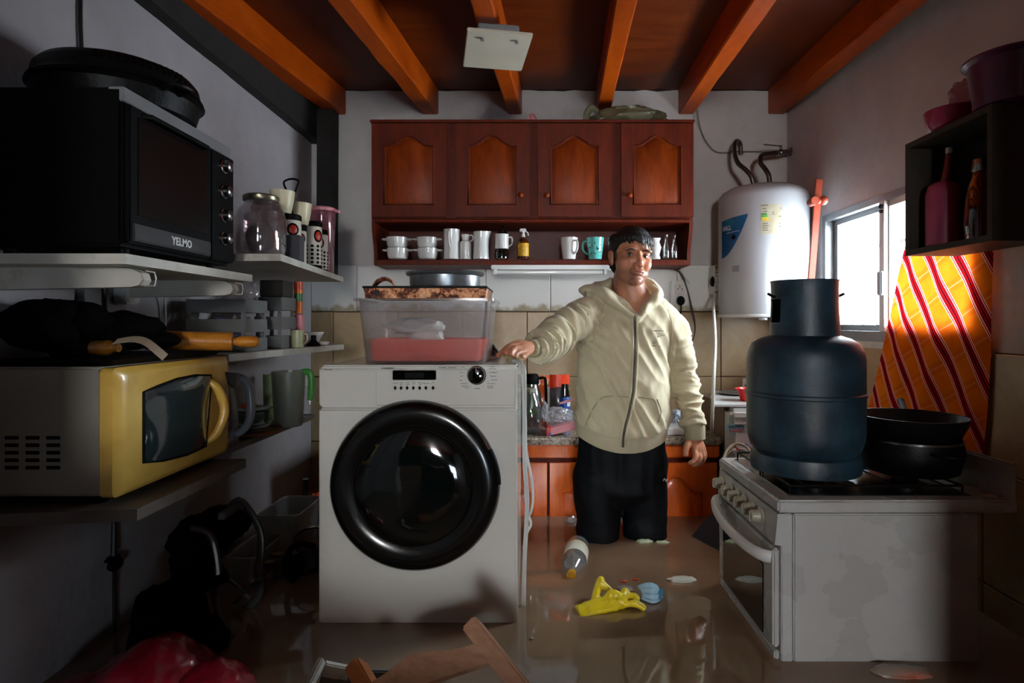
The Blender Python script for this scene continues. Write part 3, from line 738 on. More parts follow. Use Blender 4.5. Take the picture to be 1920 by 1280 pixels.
t = thing('plastic_bowl', 'crumpled white bag of dishes inside the translucent bin', 'bag', (-.37, 1.93, 1.29))
M['white_bag'] = P('white_bag', '#e2e4de', .35, var=.08, bump=.003, bs=25)
part(t, 'bag', MB().ico((-.385, 1.92, 1.358), (.095, .055, .030), 3, .25, 2, 5, ridge=.12).ico((-.345, 1.90, 1.325), (.055, .035, .03), 3, .15, 2, 8, ridge=.1), M['white_bag'])
t['category'] = 'bag'; t.name = 'dish_bag'; ROOT['dish_bag'] = ROOT['plastic_bowl']
# rusty baking sheet
q = NM('burnt_copper_glints'); v = q.coord((1, 1, 1)); f = q.noise(v, 26, 8, .75); g = q.noise(v, 110, 3)
q.set(Base_Color=q.ramp(f, [(.40, lin('#1a0d08')), (.47, lin('#7a3516')), (.54, lin('#eea676')), (.75, lin('#ffd2a8'))]), Metallic=.25, Roughness=.35); q.bump(q.math('ADD', f, g), .004); M['burnt'] = q.m  # rust, plus pale peach patches that stand in for metal glints
t = thing('baking_sheet', 'burnt and rusty rectangular baking sheet lying across the storage bin', 'baking sheet', (-.345, 1.97, 1.447))
x0, x1, y0, y1, z0, z1 = -.533, -.146, 1.835, 2.10, 1.447, 1.482
b = MB(); q4 = lambda z, i: [V((x0+i, y0+i, z)), V((x1-i, y0+i, z)), V((x1-i, y1-i, z)), V((x0+i, y1-i, z))]
b.rings([q4(z0, .006), q4(z1, 0), q4(z1, .004), q4(z0+.004, .01)]); part(t, 'tray', b, M['burnt'])
part(t, 'rim', MB().tube(q4(z1, 0), .0035, 8, closed=True, sm=0), M['iron'])
# round cake tin
xt = (835-CX)*1.97/F; zt_ = 1.4845
t = thing('cake_tin', 'round dark metal cake tin with a folded rim on top of the rusty baking sheet', 'cake tin', (xt, 1.97, zt_))
part(t, 'body', MB().lathe([(.116, 0), (.117, .003), (.118, .046), (.114, .046), (.113, .004), (0, .003)], (xt, 1.97, zt_), 56), M['tin'])
part(t, 'rim', MB().lathe([(.118, .040), (.128, .043), (.131, .048), (.129, .053), (.122, .055), (.115, .052)], (xt, 1.97, zt_), 56, cap=False), M['tin'])
# ring handle
t = solo('ring_mould', MB().tube([((720-CX)*1.93/F+.036*math.cos(a), 1.93, 1.482+.036*math.sin(a)) for a in [PI*i/14 for i in range(15)]], .0035, 8, sm=0).sheet(lambda u, v_: V(((720-CX)*1.93/F+(.035-.012*v_*math.sin(PI*u))*math.cos(PI*u), 1.93+.022*v_, 1.482+(.035-.008*v_)*math.sin(PI*u))), 24, 3, .0015), M['burnt'], 'dark half ring of a metal handle sticking up left of the round cake tin', 'pan handle')
# pot lid behind the bin
c = W(906, 676, 2.22)
t = thing('pot_lid', 'dark pot lid with a silver rim lying behind the bin on the washing machine', 'lid', (c.x, c.y, WT))
cz = WT+.003
part(t, 'lid_glass', MB().lathe([(.066, 0), (.060, .02), (.045, .042), (.02, .055), (0, .058)], (c.x, c.y, cz), 36), M['black_gloss'])
part(t, 'rim', MB().lathe([(.066, 0), (.069, .001), (.069, .005), (.064, .008)], (c.x, c.y, cz), 36, cap=False), M['steel'])
# torn foam scrap under the hand
M['foam'] = P('beige_foam', '#b9ae86', .8, bump=.004, bs=40, var=.2)
solo('foam_scrap', MB().ico(W(958, 672, 1.98)+V((0, 0, .010)), (.026, .022, .015), 4, .25, 2.4, 12, ridge=.25).ico(W(973, 676, 1.94), (.013, .018, .008), 3, .3, 3, 2, ridge=.3), M['foam'], 'torn beige scrap of sponge on the corner of the washing machine under the man\'s hand', 'scrap')
# ================= stove =================
SE = M['stove_enamel']
t = thing('gas_stove', 'dirty white gas stove with six knobs on its front, standing in the water', 'stove', (.92, 1.80, .38))
x0, x1, y0, y1 = .662, 1.185, 1.56, 2.04
b = MB(); b.box(x0+.03, y0, .38, x1, y1, .862, .004); part(t, 'side_panel', b, SE)
b = MB(); b.box(x0-.002, y0+.0005, .38, x0+.028, y1, .862, .003); part(t, 'front_frame', b, SE)
b = MB(); b.box(x0-.014, y0-.008, .866, 1.285, y1+.01, .900, .006, 3); part(t, 'cooktop', b, SE)
part(t, 'recessed_tray', MB().box(x0+.03, y0+.03, .9, 1.19, y1-.02, .903, .002), M['steel'])
b = MB(); b.box(1.272, y0+.0, .87, 1.288, y1, .995, .006); part(t, 'splash_back', b, SE)
# slanted control panel
b = MB(); b.rings([[V((x0-.012, Y, .862)), V((x0-.020, Y, .78)), V((x0+.01, Y, .775)), V((x0+.01, Y, .862))] for Y in (y0, y1)]); part(t, 'control_panel', b, SE)
M['knob_c'] = P('knob_beige', '#a8a490', .3)
for px, py in ((1360, 925), (1377, 936), (1390, 946), (1403, 958), (1419, 970), (1435, 982)):
    Y = .645*F/(px-CX)+.03; Y = min(max(Y, y0+.04), y1-.03); z = .824
    nM = Matrix.Rotation(-PI/2, 3, 'Y')
    kk = part(t, 'knob', MB().lathe([(.024, 0), (.024, .004), (.019, .008), (.017, .028), (.014, .032), (0, .033)], (x0-.016, Y, z), 22, nM), M['knob_c'])
    part(kk, 'grip_ridge', MB().obox((x0-.045, Y, z), (.012, .006, .030), None, .002), M['knob_c'])
# oven door
b = MB(); b.box(x0-.020, y0+.012, .50, x0-.001, y1-.012, .765, .005)
d = part(t, 'oven_door', b, SE)
part(d, 'window', MB().box(x0-.023, y0+.075, .505, x0-.018, y1-.06, .70, .003), M['black_gloss'])
hb = [(x0-.022, y1-.03, .768), (x0-.045, y1-.05, .765), (x0-.060, y1-.12, .752), (x0-.066, (y0+y1)/2, .742), (x0-.060, y0+.10, .742), (x0-.045, y0+.035, .742), (x0-.022, y0+.02, .74)]
part(d, 'handle', MB().tube(hb, .014, 10, flat=1.25), M['white_plastic'])
part(t, 'lower_drawer', MB().box(x0-.016, y0+.012, .38, x0-.001, y1-.012, .492, .004), SE)
# burners and grates
for bx, by in ((.80, 1.68), (.80, 1.92), (1.06, 1.68), (1.06, 1.92)):
    part(t, 'burner', MB().lathe([(.045, 0), (.045, .006), (.032, .008), (.034, .016), (.03, .019), (0, .02)], (bx, by, .902), 24), M['iron'])
for gy0, gy1 in ((1.60, 1.79), (1.81, 2.01)):
    b = MB(); z = .926
    b.tube([(.70, gy0, z), (1.17, gy0, z), (1.17, gy1, z), (.70, gy1, z)], .0035, 6, closed=True, sm=0)
    for xx in (.745, .79, .835, .88, .99, 1.035, 1.08, 1.125): b.cyl((xx, gy0, z), (xx, gy1, z), .003, n=6)
    for xx in (.70, 1.17):
        for yy in (gy0, gy1): b.cyl((xx, yy, z), (xx, yy, .902), .003, n=6)
    part(t, 'grate', b, M['iron'])
# ================= gas cylinder =================
q = NM('gas_blue'); v = q.coord(); f = q.noise(v, 7, 7, .68); g = q.noise(v, 22, 5, .7)
base = q.ramp(f, [(.3, lin('#0b1b24')), (.5, lin('#152e3b')), (.8, lin('#2f4f61'))])
base = q.mix(q.ramp(g, [(.62, (0, 0, 0)), (.70, (1, 1, 1))]), base, lin('#12181b'))
q.set(Base_Color=base, Roughness=q.math('MULTIPLY_ADD', f, .45, .24)); q.bump(g, .0015); M['gas'] = q.m
gx, gy, gz = .815, 1.765, .931
t = thing('gas_cylinder', 'large dark blue gas cylinder standing on the stove', 'gas cylinder', (gx, gy, gz))
b = MB(); b.lathe([(0, .045), (.08, .04), (.13, .048), (.153, .07), (.162, .10), (.164, .12), (.164, .222), (.1675, .225), (.1675, .233), (.164, .236), (.164, .33), (.160, .355), (.148, .378), (.125, .392), (.095, .402), (.05, .410), (0, .412)], (gx, gy, gz), 72)
part(t, 'tank', b, q.m)
b = MB(); b.lathe([(.140, 0), (.152, .003), (.156, .03), (.150, .052), (.140, .058), (.136, .055), (.140, .03), (.136, .004)], (gx, gy, gz), 56, cap=False); bmesh.ops.bridge_loops if False else None
part(t, 'foot_ring', b, M['gas'])
# collar with two hand holes
def collar():
    b = MB(); n = 96; zz = [.395, .43, .44, .46, .48, .50, .51, .54, .558, .565]
    rr = [.0975, .0965, .096, .0945, .0935, .093, .093, .093, .0935, .0955]
    g = {}
    for th in (0, .004):
        for j, (z, r) in enumerate(zip(zz, rr)):
            for i in range(n):
                a = 2*PI*i/n; g[(th, j, i)] = b.b.verts.new(V((gx+(r-th)*math.cos(a), gy+(r-th)*math.sin(a), gz+z)))
    def hole(i, j):
        a = 2*PI*(i+.5)/n; return 2 <= j <= 5 and min(abs(a-.0), abs(a-2*PI), abs(a-PI)) < .42
    for j in range(len(zz)-1):
        for i in range(n):
            k = (i+1) % n
            if not hole(i, j):
                b.b.faces.new((g[0, j, i], g[0, j, k], g[0, j+1, k], g[0, j+1, i])); b.b.faces.new((g[.004, j, i], g[.004, j+1, i], g[.004, j+1, k], g[.004, j, k]))
                for (ii, jj, e) in ((i-1, j, 'l'), (k, j, 'r'), (i, j+1, 'u'), (i, j-1, 'd')):
                    if 0 <= jj < len(zz)-1 and hole(ii % n, jj):
                        pr = {'l': (i, j, i, j+1), 'r': (k, j, k, j+1), 'u': (i, j+1, k, j+1), 'd': (i, j, k, j)}[e]
                        b.b.faces.new((g[0, pr[1], pr[0]], g[0, pr[3], pr[2]], g[.004, pr[3], pr[2]], g[.004, pr[1], pr[0]]))
    top = len(zz)-1
    for i in range(n):
        k = (i+1) % n; b.b.faces.new((g[0, top, i], g[0, top, k], g[.004, top, k], g[.004, top, i])); b.b.faces.new((g[0, 0, i], g[.004, 0, i], g[.004, 0, k], g[0, 0, k]))
    return b
part(t, 'collar', collar(), M['gas'])
for s in (-1, 1): part(t, 'lifting_lug', MB().tube([(gx+s*.090, gy-.01, gz+.515), (gx+s*.102, gy-.01, gz+.520), (gx+s*.114, gy-.012, gz+.526)], .004, 8), M['black'])
part(t, 'valve', MB().cyl((gx, gy, gz+.41), (gx, gy, gz+.47), .016).box(gx-.03, gy-.012, gz+.45, gx+.03, gy+.012, gz+.475, .004), M['tin'])
# ================= pans on the right of the stove =================
px_, py_ = 1.135, 1.765
def pot(name, label, x, y, z, r, h, m, rimm=None, taper=.85, cat='pan'):
    t = thing(name, label, cat, (x, y, z))
    part(t, 'body', MB().lathe([(r*taper*.96, 0), (r*taper, .004), (r*(taper+.1), h*.6), (r*.99, h), (r*.965, h), (r*taper*.97, h*.5), (r*taper*.9, .008), (0, .006)], (x, y, z), 48), m)
    if rimm: part(t, 'rim', MB().lathe([(r*.985, h-.003), (r*1.02, h-.002), (r*1.02, h+.004), (r*.97, h+.004)], (x, y, z), 48, cap=False), rimm)
    return t
t = pot('stew_pot', 'large black pot with a thin silver rim on the stove, under another pan', 1.128, 1.765, .931, .138, .095, M['iron'], M['steel'], .93, 'pot')
for s in (-1, 1): part(t, 'handle', MB().tube([(1.128-.025, 1.765+s*.138, 1.005), (1.145-.02, 1.765+s*.178, 1.005), (1.145+.02, 1.765+s*.178, 1.005), (1.128+.025, 1.765+s*.138, 1.005)], .005, 6), M['iron'])
t = pot('frying_pan', 'wide black frying pan stacked on top of the black pot on the stove', 1.135, 1.765, 1.031, .150, .062, M['iron'], None, .84)
part(t, 'handle', MB().tube([(1.20, 1.90, 1.08), (1.24, 1.97, 1.09), (1.29, 2.06, 1.10)], .011, 8, flat=.6), M['black'])
# ================= water heater =================
hx, hy, hr = 1.174, 3.0, .219; hz0, hz1 = 1.40, 2.075
t = thing('water_heater', 'round white electric water heater hanging on the back wall right of the cupboard', 'water heater', (hx, hy, hz0))
M['heater'] = P('heater_enamel', '#a9a9ac', .25, var=.04, vs=3, coat=.3, dirt='#8d6d58', dirt_amt=.22)
b = MB(); b.lathe([(hr-.012, .0), (hr-.001, .012), (hr, .03), (hr, .59), (hr-.004, .612), (hr-.018, .632), (hr-.05, .650), (hr-.11, .664), (0, .672)], (hx, hy, hz0), 72); part(t, 'tank', b, M['heater'])
b = MB(); b.lathe([(0, -.004), (hr-.03, -.004), (hr+.003, -.002), (hr+.005, .004), (hr+.003, .012), (hr-.004, .013)], (hx, hy, hz0), 72); part(t, 'bottom_cap', b, M['white_plastic'])
part(t, 'drain_plug', MB().cyl((hx-.02, hy-.05, hz0-.016), (hx-.02, hy-.05, hz0-.002), .022), M['white_plastic'])
def cyl_pt(a, z, off): return V((hx+(hr+off)*math.sin(a), hy-(hr+off)*math.cos(a), z))
def px2a(px):   # image column -> angle on the heater
    return min((abs(CX+F*(hx+hr*math.sin(a))/(hy-hr*math.cos(a))-px), a) for a in [-1.25+i*.005 for i in range(500)])[1]
def zz_(py): return CZ-(py-CY)*(hy-.19)/F
# energy sticker
a0, a1 = px2a(1426), px2a(1466)
M['sticker'] = P('cream_sticker', '#a89f86', .6, var=.12, vs=40)
part(t, 'energy_sticker', MB().sheet(lambda u, v_: cyl_pt(a0+(a1-a0)*u, zz_(440)+(zz_(384)-zz_(440))*v_, .0008), 10, 2, .0006), M['sticker'])
for i, cl in enumerate(('#1f7a3c', '#4f9a35', '#b7bd2c', '#e0a526')):
    mm = P('band_'+'abcd'[i], cl, .6); zt2 = zz_(401+3.6*i); zb2 = zz_(404+3.6*i)
    e = px2a(1437.5+1.6*i); s0 = px2a(1428)
    part(t, 'efficiency_band', MB().sheet(lambda u, v_: cyl_pt(s0+(e-s0)*u, zb2+(zt2-zb2)*v_, .0018), 4, 1, .0005), mm)
b = MB()
for px, py, wd in ((1427, 386, 13), (1429, 392, 8), (1431, 397, 7), (1448, 403, 4), (1448, 399, 3), (1430, 420, 10), (1430, 424, 11), (1430, 428, 9), (1430, 432, 10), (1463, 392, 2), (1461, 420, 2), (1461, 426, 3), (1459, 407, 6)):
    A0, A1 = px2a(px), px2a(px+wd); b.sheet(lambda u, v_: cyl_pt(A0+(A1-A0)*u, zz_(py+1)+(zz_(py)-zz_(py+1))*v_, .0018), 3, 1, .0004)
part(t, 'sticker_print', b, M['dark_print'], kind='stuff')
# blue logo leaf
M['logo'] = P('logo_blue', '#134f7d', .25, var=.35, vs=5, dirt='#1f7d86', dirt_amt=.42)
aL, aR = -1.45, px2a(1402)
def leaf(u, v_):
    a = aL+(aR-aL)*u; zt2 = zz_(405-6*u); bot = zz_(478-(478-402)*u**2.2); return cyl_pt(a, bot+(zt2-bot)*v_, .001)
part(t, 'logo_patch', MB().sheet(leaf, 24, 8, .0006), M['logo'])
def bend_text(txt, px, py, size, m, name, sx=1.0):
    me = text_mesh(txt, size, Matrix.Identity(4), .0002, .0004, 1, sx); aa = px2a(px); z0 = zz_(py)
    for v in me.vertices: v.co = cyl_pt(aa+v.co.x/hr, z0+v.co.y, .0022+v.co.z)
    part(t, name, me, m)
bend_text('HALL', 1363, 421, .034, M['white_print'], 'logo_lettering', .8)
part(t, 'logo_dot', MB().cyl(cyl_pt(px2a(1376), zz_(440), 0), cyl_pt(px2a(1376), zz_(440), .003), .012), M['black'])
A0, A1 = px2a(1349), px2a(1387); part(t, 'logo_underline', MB().sheet(lambda u, v_: cyl_pt(A0+(A1-A0)*u, zz_(431)+.002*v_+.004*u, .0022), 6, 1, .0004), M['white_print'])
A2, A3 = px2a(1373), px2a(1386)
part(t, 'rating_plate', MB().sheet(lambda u, v_: cyl_pt(A2+(A3-A2)*u, zz_(507)+(zz_(495)-zz_(507))*v_, .0012), 4, 2, .0008), M['grey_plastic'])
part(t, 'brand_mark', MB().sheet(lambda u, v_: cyl_pt(px2a(1350)+(px2a(1361)-px2a(1350))*u, zz_(388)+.012*v_, .0012), 4, 2, .0004), M['dark_print'])
for bx in (-.12, .12): part(t, 'wall_bracket', MB().box(hx+bx-.02, hy+.17, 1.9, hx+bx+.02, YB-.001, 1.95), M['white_plastic'])
# flexible pipes and valve
def ribbed(pts, r, rib=.0022, per=.012):
    b = MB(); b.tube(pts, r, 10, sm=5); return b
M['braid'] = P('braided_steel', '#5d564f', .35, metal=.9, var=.5, vs=120, bump=.001, bs=260)
mtube('flexible_pipe', [[W(1413, 346, 3.0), W(1408, 330, 3.0), W(1398, 318, 3.02), W(1384, 306, 3.06), W(1378, 290, 3.1), W(1377, 272, 3.14), W(1382, 264, 3.18), W(1388, 270, 3.22), W(1389, 290, 3.235)]], .012, M['braid'], 'braided flexible pipe curling up from the left of the water heater', 'pipe', 10)
mtube('flexible_pipe', [[W(1443, 342, 3.0), W(1441, 328, 3.0), W(1434, 316, 3.02), W(1426, 305, 3.05), W(1428, 292, 3.08), W(1442, 288, 3.11), W(1455, 287, 3.13)]], .0125, M['braid'], 'braided flexible pipe bending from the heater to the shut-off valve', 'pipe', 10)
t = thing('shutoff_valve', 'steel shut-off valve with a lever above the water heater, plumbed into the corner', 'valve', W(1465, 287, 3.15))
part(t, 'body', MB().cyl(W(1452, 287, 3.13), W(1486, 284, 3.2), .015).sphere(W(1464, 286, 3.15), .019).cyl(W(1484, 284, 3.19), W(1492, 283, 3.235), .022), M['steel'])
part(t, 'lever', MB().bar(W(1466, 274, 3.14), W(1432, 271, 3.13), .012, .004, .001).cyl(W(1464, 285, 3.15), W(1464, 274, 3.14), .006), M['steel'])
mtube('hanging_cable', [[W(1308, 205, 3.2), W(1312, 235, 3.235), W(1322, 262, 3.24), W(1340, 283, 3.24), W(1360, 286, 3.24), W(1380, 284, 3.24), W(1420, 284, 3.24), W(1450, 282, 3.22)]], .004, P('dusty_cable', '#7d766d', .6), 'dusty cable drooping from the rafter to the heater pipes', 'cable', 6)
# heater switch box and its cable
c0, c1 = W(1342, 553, 3.12), W(1353, 496, 3.12)
t = thing('junction_box', 'small white ribbed switch box with a black knob, left of the water heater', 'switch box', W(1350, 553, 3.1))
part(t, 'box', MB().box(c0.x-.002, 3.12, c0.z, c1.x-.005, 3.24, c1.z, .005), M['white_plastic'])
part(t, 'cover', MB().box(c0.x+.012, 3.105, c0.z-.006, c1.x+.004, 3.121, c1.z+.008, .003), M['white_plastic'])
for i in range(9):
    z = c0.z+(i+1)*(c1.z-c0.z)/10; part(t, 'rib', MB().cyl((c0.x-.004, 3.12, z), (c0.x+.012, 3.12, z), .004, n=8), M['grey_plastic'] if i in (0, 8) else M['white_plastic'])
part(t, 'knob', MB().lathe([(.028, 0), (.028, .006), (.02, .012), (0, .013)], (c0.x-.002, 3.16, CZ+.222), 24, Matrix.Rotation(-PI/2, 3, 'Y')), M['black'])
mtube('heater_cord', [[W(1340, 553, 3.12), W(1339, 562, 3.06), W(1338, 578, 2.96), W(1341, 640, 2.75), W(1339, 690, 2.62), W(1337, 740, 2.595), W(1335, 785, 2.62), W(1334, 812, 2.69)]], .008, M['cable_w'], 'thick white cord hanging from the switch box down to the worktop', 'cord')
mtube('thin_cord', [[W(1333, 806, 3.0), W(1338, 796, 3.0), W(1348, 785, 3.0), W(1356, 780, 3.0)]], .005, M['cable_w'], 'short pale cord arching from the worktop towards the water dispenser', 'cord')
# ================= orange pole =================
M['pole'] = P('orange_pole', '#a8452c', .45, var=.25, bump=.001)
t = thing('orange_pole', 'narrow flat orange pole leaning beside the window with a ring on it', 'pole', (1.34, 2.57, 0))
pa, pb2 = W(1536, 336, 2.58), W(1518, 560, 2.57)
dn = (pb2-pa).normalized(); low = pa+dn*((pa.z-0.0)/-dn.z)
part(t, 'shaft', MB().bar(pa, low, .030, .010, .002, up=(0, 1, 0)), M['pole'])
rc = W(1524, 378, 2.55)
part(t, 'ring', MB().cyl(rc+V((0, -.025, 0)), rc+V((0, .02, 0)), .018), M['pole'])
part(t, 'clamp', MB().cyl(rc+V((-.01, 0, .0)), rc+V((.045, 0, .005)), .013).sphere(rc+V((.045, 0, .005)), .02, 12), M['pole'])
# ================= water dispenser / side unit =================
t = thing('side_cabinet', 'old brownish white cabinet box standing in the corner behind the stove', 'cabinet', (1.09, 2.97, 0))
M['oldwhite'] = P('old_white', '#8d7868', .5, var=.25, dirt='#6a4a3a', dirt_amt=.45)
part(t, 'body', MB().box(.892, 2.74, 0, 1.27, 3.20, .985, .008), M['oldwhite'])
solo('white_board', MB().prism([(.815, 2.66), (1.30, 2.63), (1.30, 3.12), (1.0, 3.2), (.90, 2.98)], .010, Matrix.Translation((0, 0, .990))), M['white_plastic'], 'thin white board laid over the top of the water dispenser corner', 'board')
t = thing('water_dispenser', 'white water dispenser with a red tap and a small sticker, behind the stove', 'water dispenser', (1.06, 2.70, .35))
part(t, 'body', MB().box(.885, 2.63, .35, 1.235, 2.735, .984, .022, 4), M['white_plastic'])
part(t, 'top_moulding', MB().box(.883, 2.618, .930, 1.237, 2.66, .986, .018, 4), M['white_plastic'])
Yd = 2.617
c = W(1386, 858, 2.63)
part(t, 'tap_recess', MB().lathe([(.062, 0), (.066, .003), (.062, .006), (.056, .002), (0, .001)], (c.x, 2.631, c.z-.02), 36, RX), M['white_plastic'])
for px, mm, nm in ((1381, 'red', 'hot_tap'), (1405, 'blue', 'cold_tap')):
    c = W(px, 848, 2.60); tp = part(t, nm, MB().cyl(c+V((0, .03, 0)), c+V((0, -.01, 0)), .010).cyl(c+V((0, -.01, .012)), c+V((0, -.012, -.035)), .010, .008), M['white_plastic'])
    part(tp, 'lever', MB().bar(c+V((-.022, -.01, .040)), c+V((.008, -.012, .010)), .018, .007, .002), M[mm])
pl0, pl1 = W(1363, 810, 2.628), W(1398, 796, 2.628)
M['tealpl'] = P('teal_sticker', '#7fb7c4', .5, var=.06)
st = part(t, 'sticker', MB().box(pl0.x, 2.6275, pl0.z, pl1.x, 2.6305, pl1.z), M['tealpl'])
me = text_mesh('HACHEYS', .0165, axes(((pl0.x+pl1.x)/2, 2.627, pl1.z-.009), (1, 0, 0), (0, 0, 1), (0, -1, 0)), .0003, .0004, 1, .95); part(st, 'lettering', me, P('navy_print', '#16324f', .5))
b = MB(); rnd = random.Random(4)
for r_ in range(2):
    x = pl0.x+.01
    while x < pl1.x-.012: w_ = rnd.uniform(.004, .012); b.box(x, 2.6268, pl1.z-.023-.008*r_, x+w_, 2.6272, pl1.z-.018-.008*r_); x += w_+.003
part(st, 'small_print', b, M['red'], kind='stuff')
part(t, 'badge', MB().box(.90, 2.624, .914, .985, 2.632, .925, .003), M['ceramic'])
mtube('gas_hose', [[W(1352, 1000, 2.3), W(1349, 930, 2.35), W(1352, 880, 2.45), W(1362, 846, 2.52), W(1380, 832, 2.55), W(1400, 838, 2.52), W(1412, 856, 2.4)]], .006, P('yellowed_hose', '#a8957a', .5), 'yellowed hose arching in front of the water dispenser beside the stove', 'hose')
# things on the board
t = thing('red_bowl', 'small bright red plastic bowl on the white board behind the gas cylinder', 'bowl', W(1402, 757, 2.78).xyz)
c = Wz(1402, 1.0005, 2.78); 
part(t, 'cup', MB().lathe([(.028, 0), (.034, .003), (.042, .035), (.055, .060), (.051, .060), (.038, .035), (.028, .006), (0, .005)], c, 32), M['red']); part(t, 'lip', MB().obox((c.x-.056, c.y-.01, c.z+.058), (.02, .03, .004), None, .001), M['red'])
c = Wz(1404, 1.0005, 2.98)
t = thing('sauce_bottle', 'clear bottle with a green and white label behind the red bowl', 'bottle', c)
part(t, 'body', MB().lathe([(.026, 0), (.030, .004), (.030, .09), (.014, .115), (.012, .13), (0, .131)], c, 24), M['glass']); part(t, 'label', MB().lathe([(.0305, .03), (.0308, .031), (.0308, .082), (.0305, .083)], c, 24, cap=False), M['ceramic'])
part(t, 'label_print', MB().lathe([(.0311, .035), (.0313, .036), (.0313, .058), (.0311, .059)], c, 24, cap=False, a0=-2.6, a1=-.6), P('green_print', '#2f8a3a', .5))
part(t, 'cap', MB().cyl(c+V((0, 0, .128)), c+V((0, 0, .148)), .014), M['steel'])
solo('plate', MB().lathe([(.04, 0), (.06, .003), (.085, .010), (.083, .012), (.055, .006), (0, .004)], Wz(1378, 1.0005, 3.03), 36), M['grey_plastic'], 'small grey plate on the white board left of the red bowl', 'plate')
# ================= left shelves =================
def shelf(name, label, poly, z, th, m):
    return solo(name, MB().prism(poly, -th, Matrix.Translation((0, 0, z))), m, label, 'shelf')
XW = XL+.001
s1 = thing('wall_shelf', 'long white shelf with rounded brackets carrying the black oven', 'shelf', (-1.04, 1.5, 1.497))
part(s1, 'board', MB().prism([(XW, 1.24), (-.865, 1.245), (-.862, 1.80), (XW, 1.80)], -.022, Matrix.Translation((0, 0, 1.517))), M['shelf_w'])
def bracket(t, y, z):
    b = MB(); b.prism([(XW, 0), (-.955, 0), (-.905, -.002), (-.885, -.012), (-.88, -.028), (-.888, -.040), (-.905, -.044), (XW, -.05)], .034, axes((0, y+.017, z), (1, 0, 0), (0, 0, 1), (0, -1, 0)))
    br = part(t, 'bracket', b, M['shelf_w'])
    b = MB(); b.tube([(-.882, y, z-.006), (-.862, y, z-.010), (-.858, y, z-.024), (-.862, y, z-.040), (-.882, y, z-.040)], .0018, 6, sm=0); part(br, 'end_hook', b, M['shelf_w'])
bracket(s1, 1.335, 1.4945); bracket(s1, 1.735, 1.4945)
part(s1, 'wall_rail', MB().box(XW, 1.575, 1.18, XL+.022, 1.64, 1.49, .002), M['grey_plastic'])
shelf('corner_shelf', 'white corner shelf carrying the big glass jar and the patterned canisters', [(XW, 1.81), (-.78, 1.81), (-.888, 2.74), (XW, 2.74)], 1.583, .022, M['shelf_w'])
shelf('middle_shelf', 'short white shelf carrying the grey slatted crates', [(XW, 1.86), (-.965, 1.86), (-.955, 2.1), (-.888, 2.75), (-1.0, 2.80), (XW, 2.80)], 1.27, .024, M['shelf_w'])
shelf('kettle_shelf', 'dark worn shelf with the kettle and the tall plastic pitcher', [(XW, 1.83), (-1.045, 1.83), (-1.02, 2.74), (XW, 2.74)], .945, .022, M['shelf_g'])
shelf('microwave_shelf', 'rough-edged grey board shelf carrying the yellow microwave', [(XW, 1.24), (-.868, 1.285), (-.862, 1.76), (XW, 1.76)], .962, .026, M['shelf_g'])
# -------- electric oven --------
t = thing('electric_oven', 'black electric oven with four silver knobs on the top left shelf', 'oven', (-1.04, 1.485, 1.52))
ox0, ox1, oy0, oy1, oz0, oz1 = XL+.02, -.885, 1.26, 1.712, 1.535, 1.878
part(t, 'body', MB().box(ox0, oy0, oz0, ox1, oy1, oz1, .006), M['black'])
part(t, 'top_trim', MB().box(ox1-.03, oy0+.002, oz1-.030, ox1+.004, oy1-.002, oz1+.001, .002), M['grey_plastic'])
q = NM('oven_black_glass'); q.set(Base_Color=q.ramp(q.noise(q.coord(), 5), [(0, lin('#040404')), (1, lin('#080808'))]), Roughness=.25, Specular_IOR_Level=.3); M['oveng'] = q.m
d = part(t, 'door', MB().box(ox1, oy0+.006, oz0+.008, ox1+.014, 1.588, oz1-.034, .004), M['black'])
part(d, 'door_glass', MB().box(ox1+.012, oy0+.03, oz0+.07, ox1+.016, 1.565, oz1-.055, .002), M['oveng'])
part(d, 'lower_bar', MB().box(ox1+.012, oy0+.014, oz0+.014, ox1+.018, 1.580, oz0+.052, .003), M['grey_plastic'] if False else P('dark_bar', '#2a2a2c', .35))
part(d, 'handle', MB().tube([(ox1+.014, oy0+.05, oz1-.048), (ox1+.03, oy0+.055, oz1-.048), (ox1+.03, 1.54, oz1-.048), (ox1+.014, 1.545, oz1-.048)], .006, 8, sm=0), M['black'])
me = text_mesh('YELMO', .0265, axes((ox1+.019, 1.447, oz0+.032), (0, 1, 0), (0, 0, 1), (1, 0, 0)), .0005, .0006, 1.02, .95); part(d, 'lettering', me, M['white_print'])
cp = part(t, 'control_column', MB().box(ox1, 1.592, oz0+.008, ox1+.012, oy1-.002, oz1-.034, .003), M['black'])
for py in (318, 364, 408, 450):
    z = CZ-(py-CY)*1.69/F
    kn = part(t, 'knob', MB().lathe([(.020, 0), (.020, .003), (.0165, .005), (.0155, .018), (.012, .021), (0, .022)], (ox1+.012, 1.655, z), 24, Matrix.Rotation(PI/2, 3, 'Y')), M['steel'])
for fx in (ox0+.04, ox1-.03):
    for fy in (oy0+.05, oy1-.05): part(t, 'foot', MB().cyl((fx, fy, 1.517), (fx, fy, oz0), .012), M['black'])
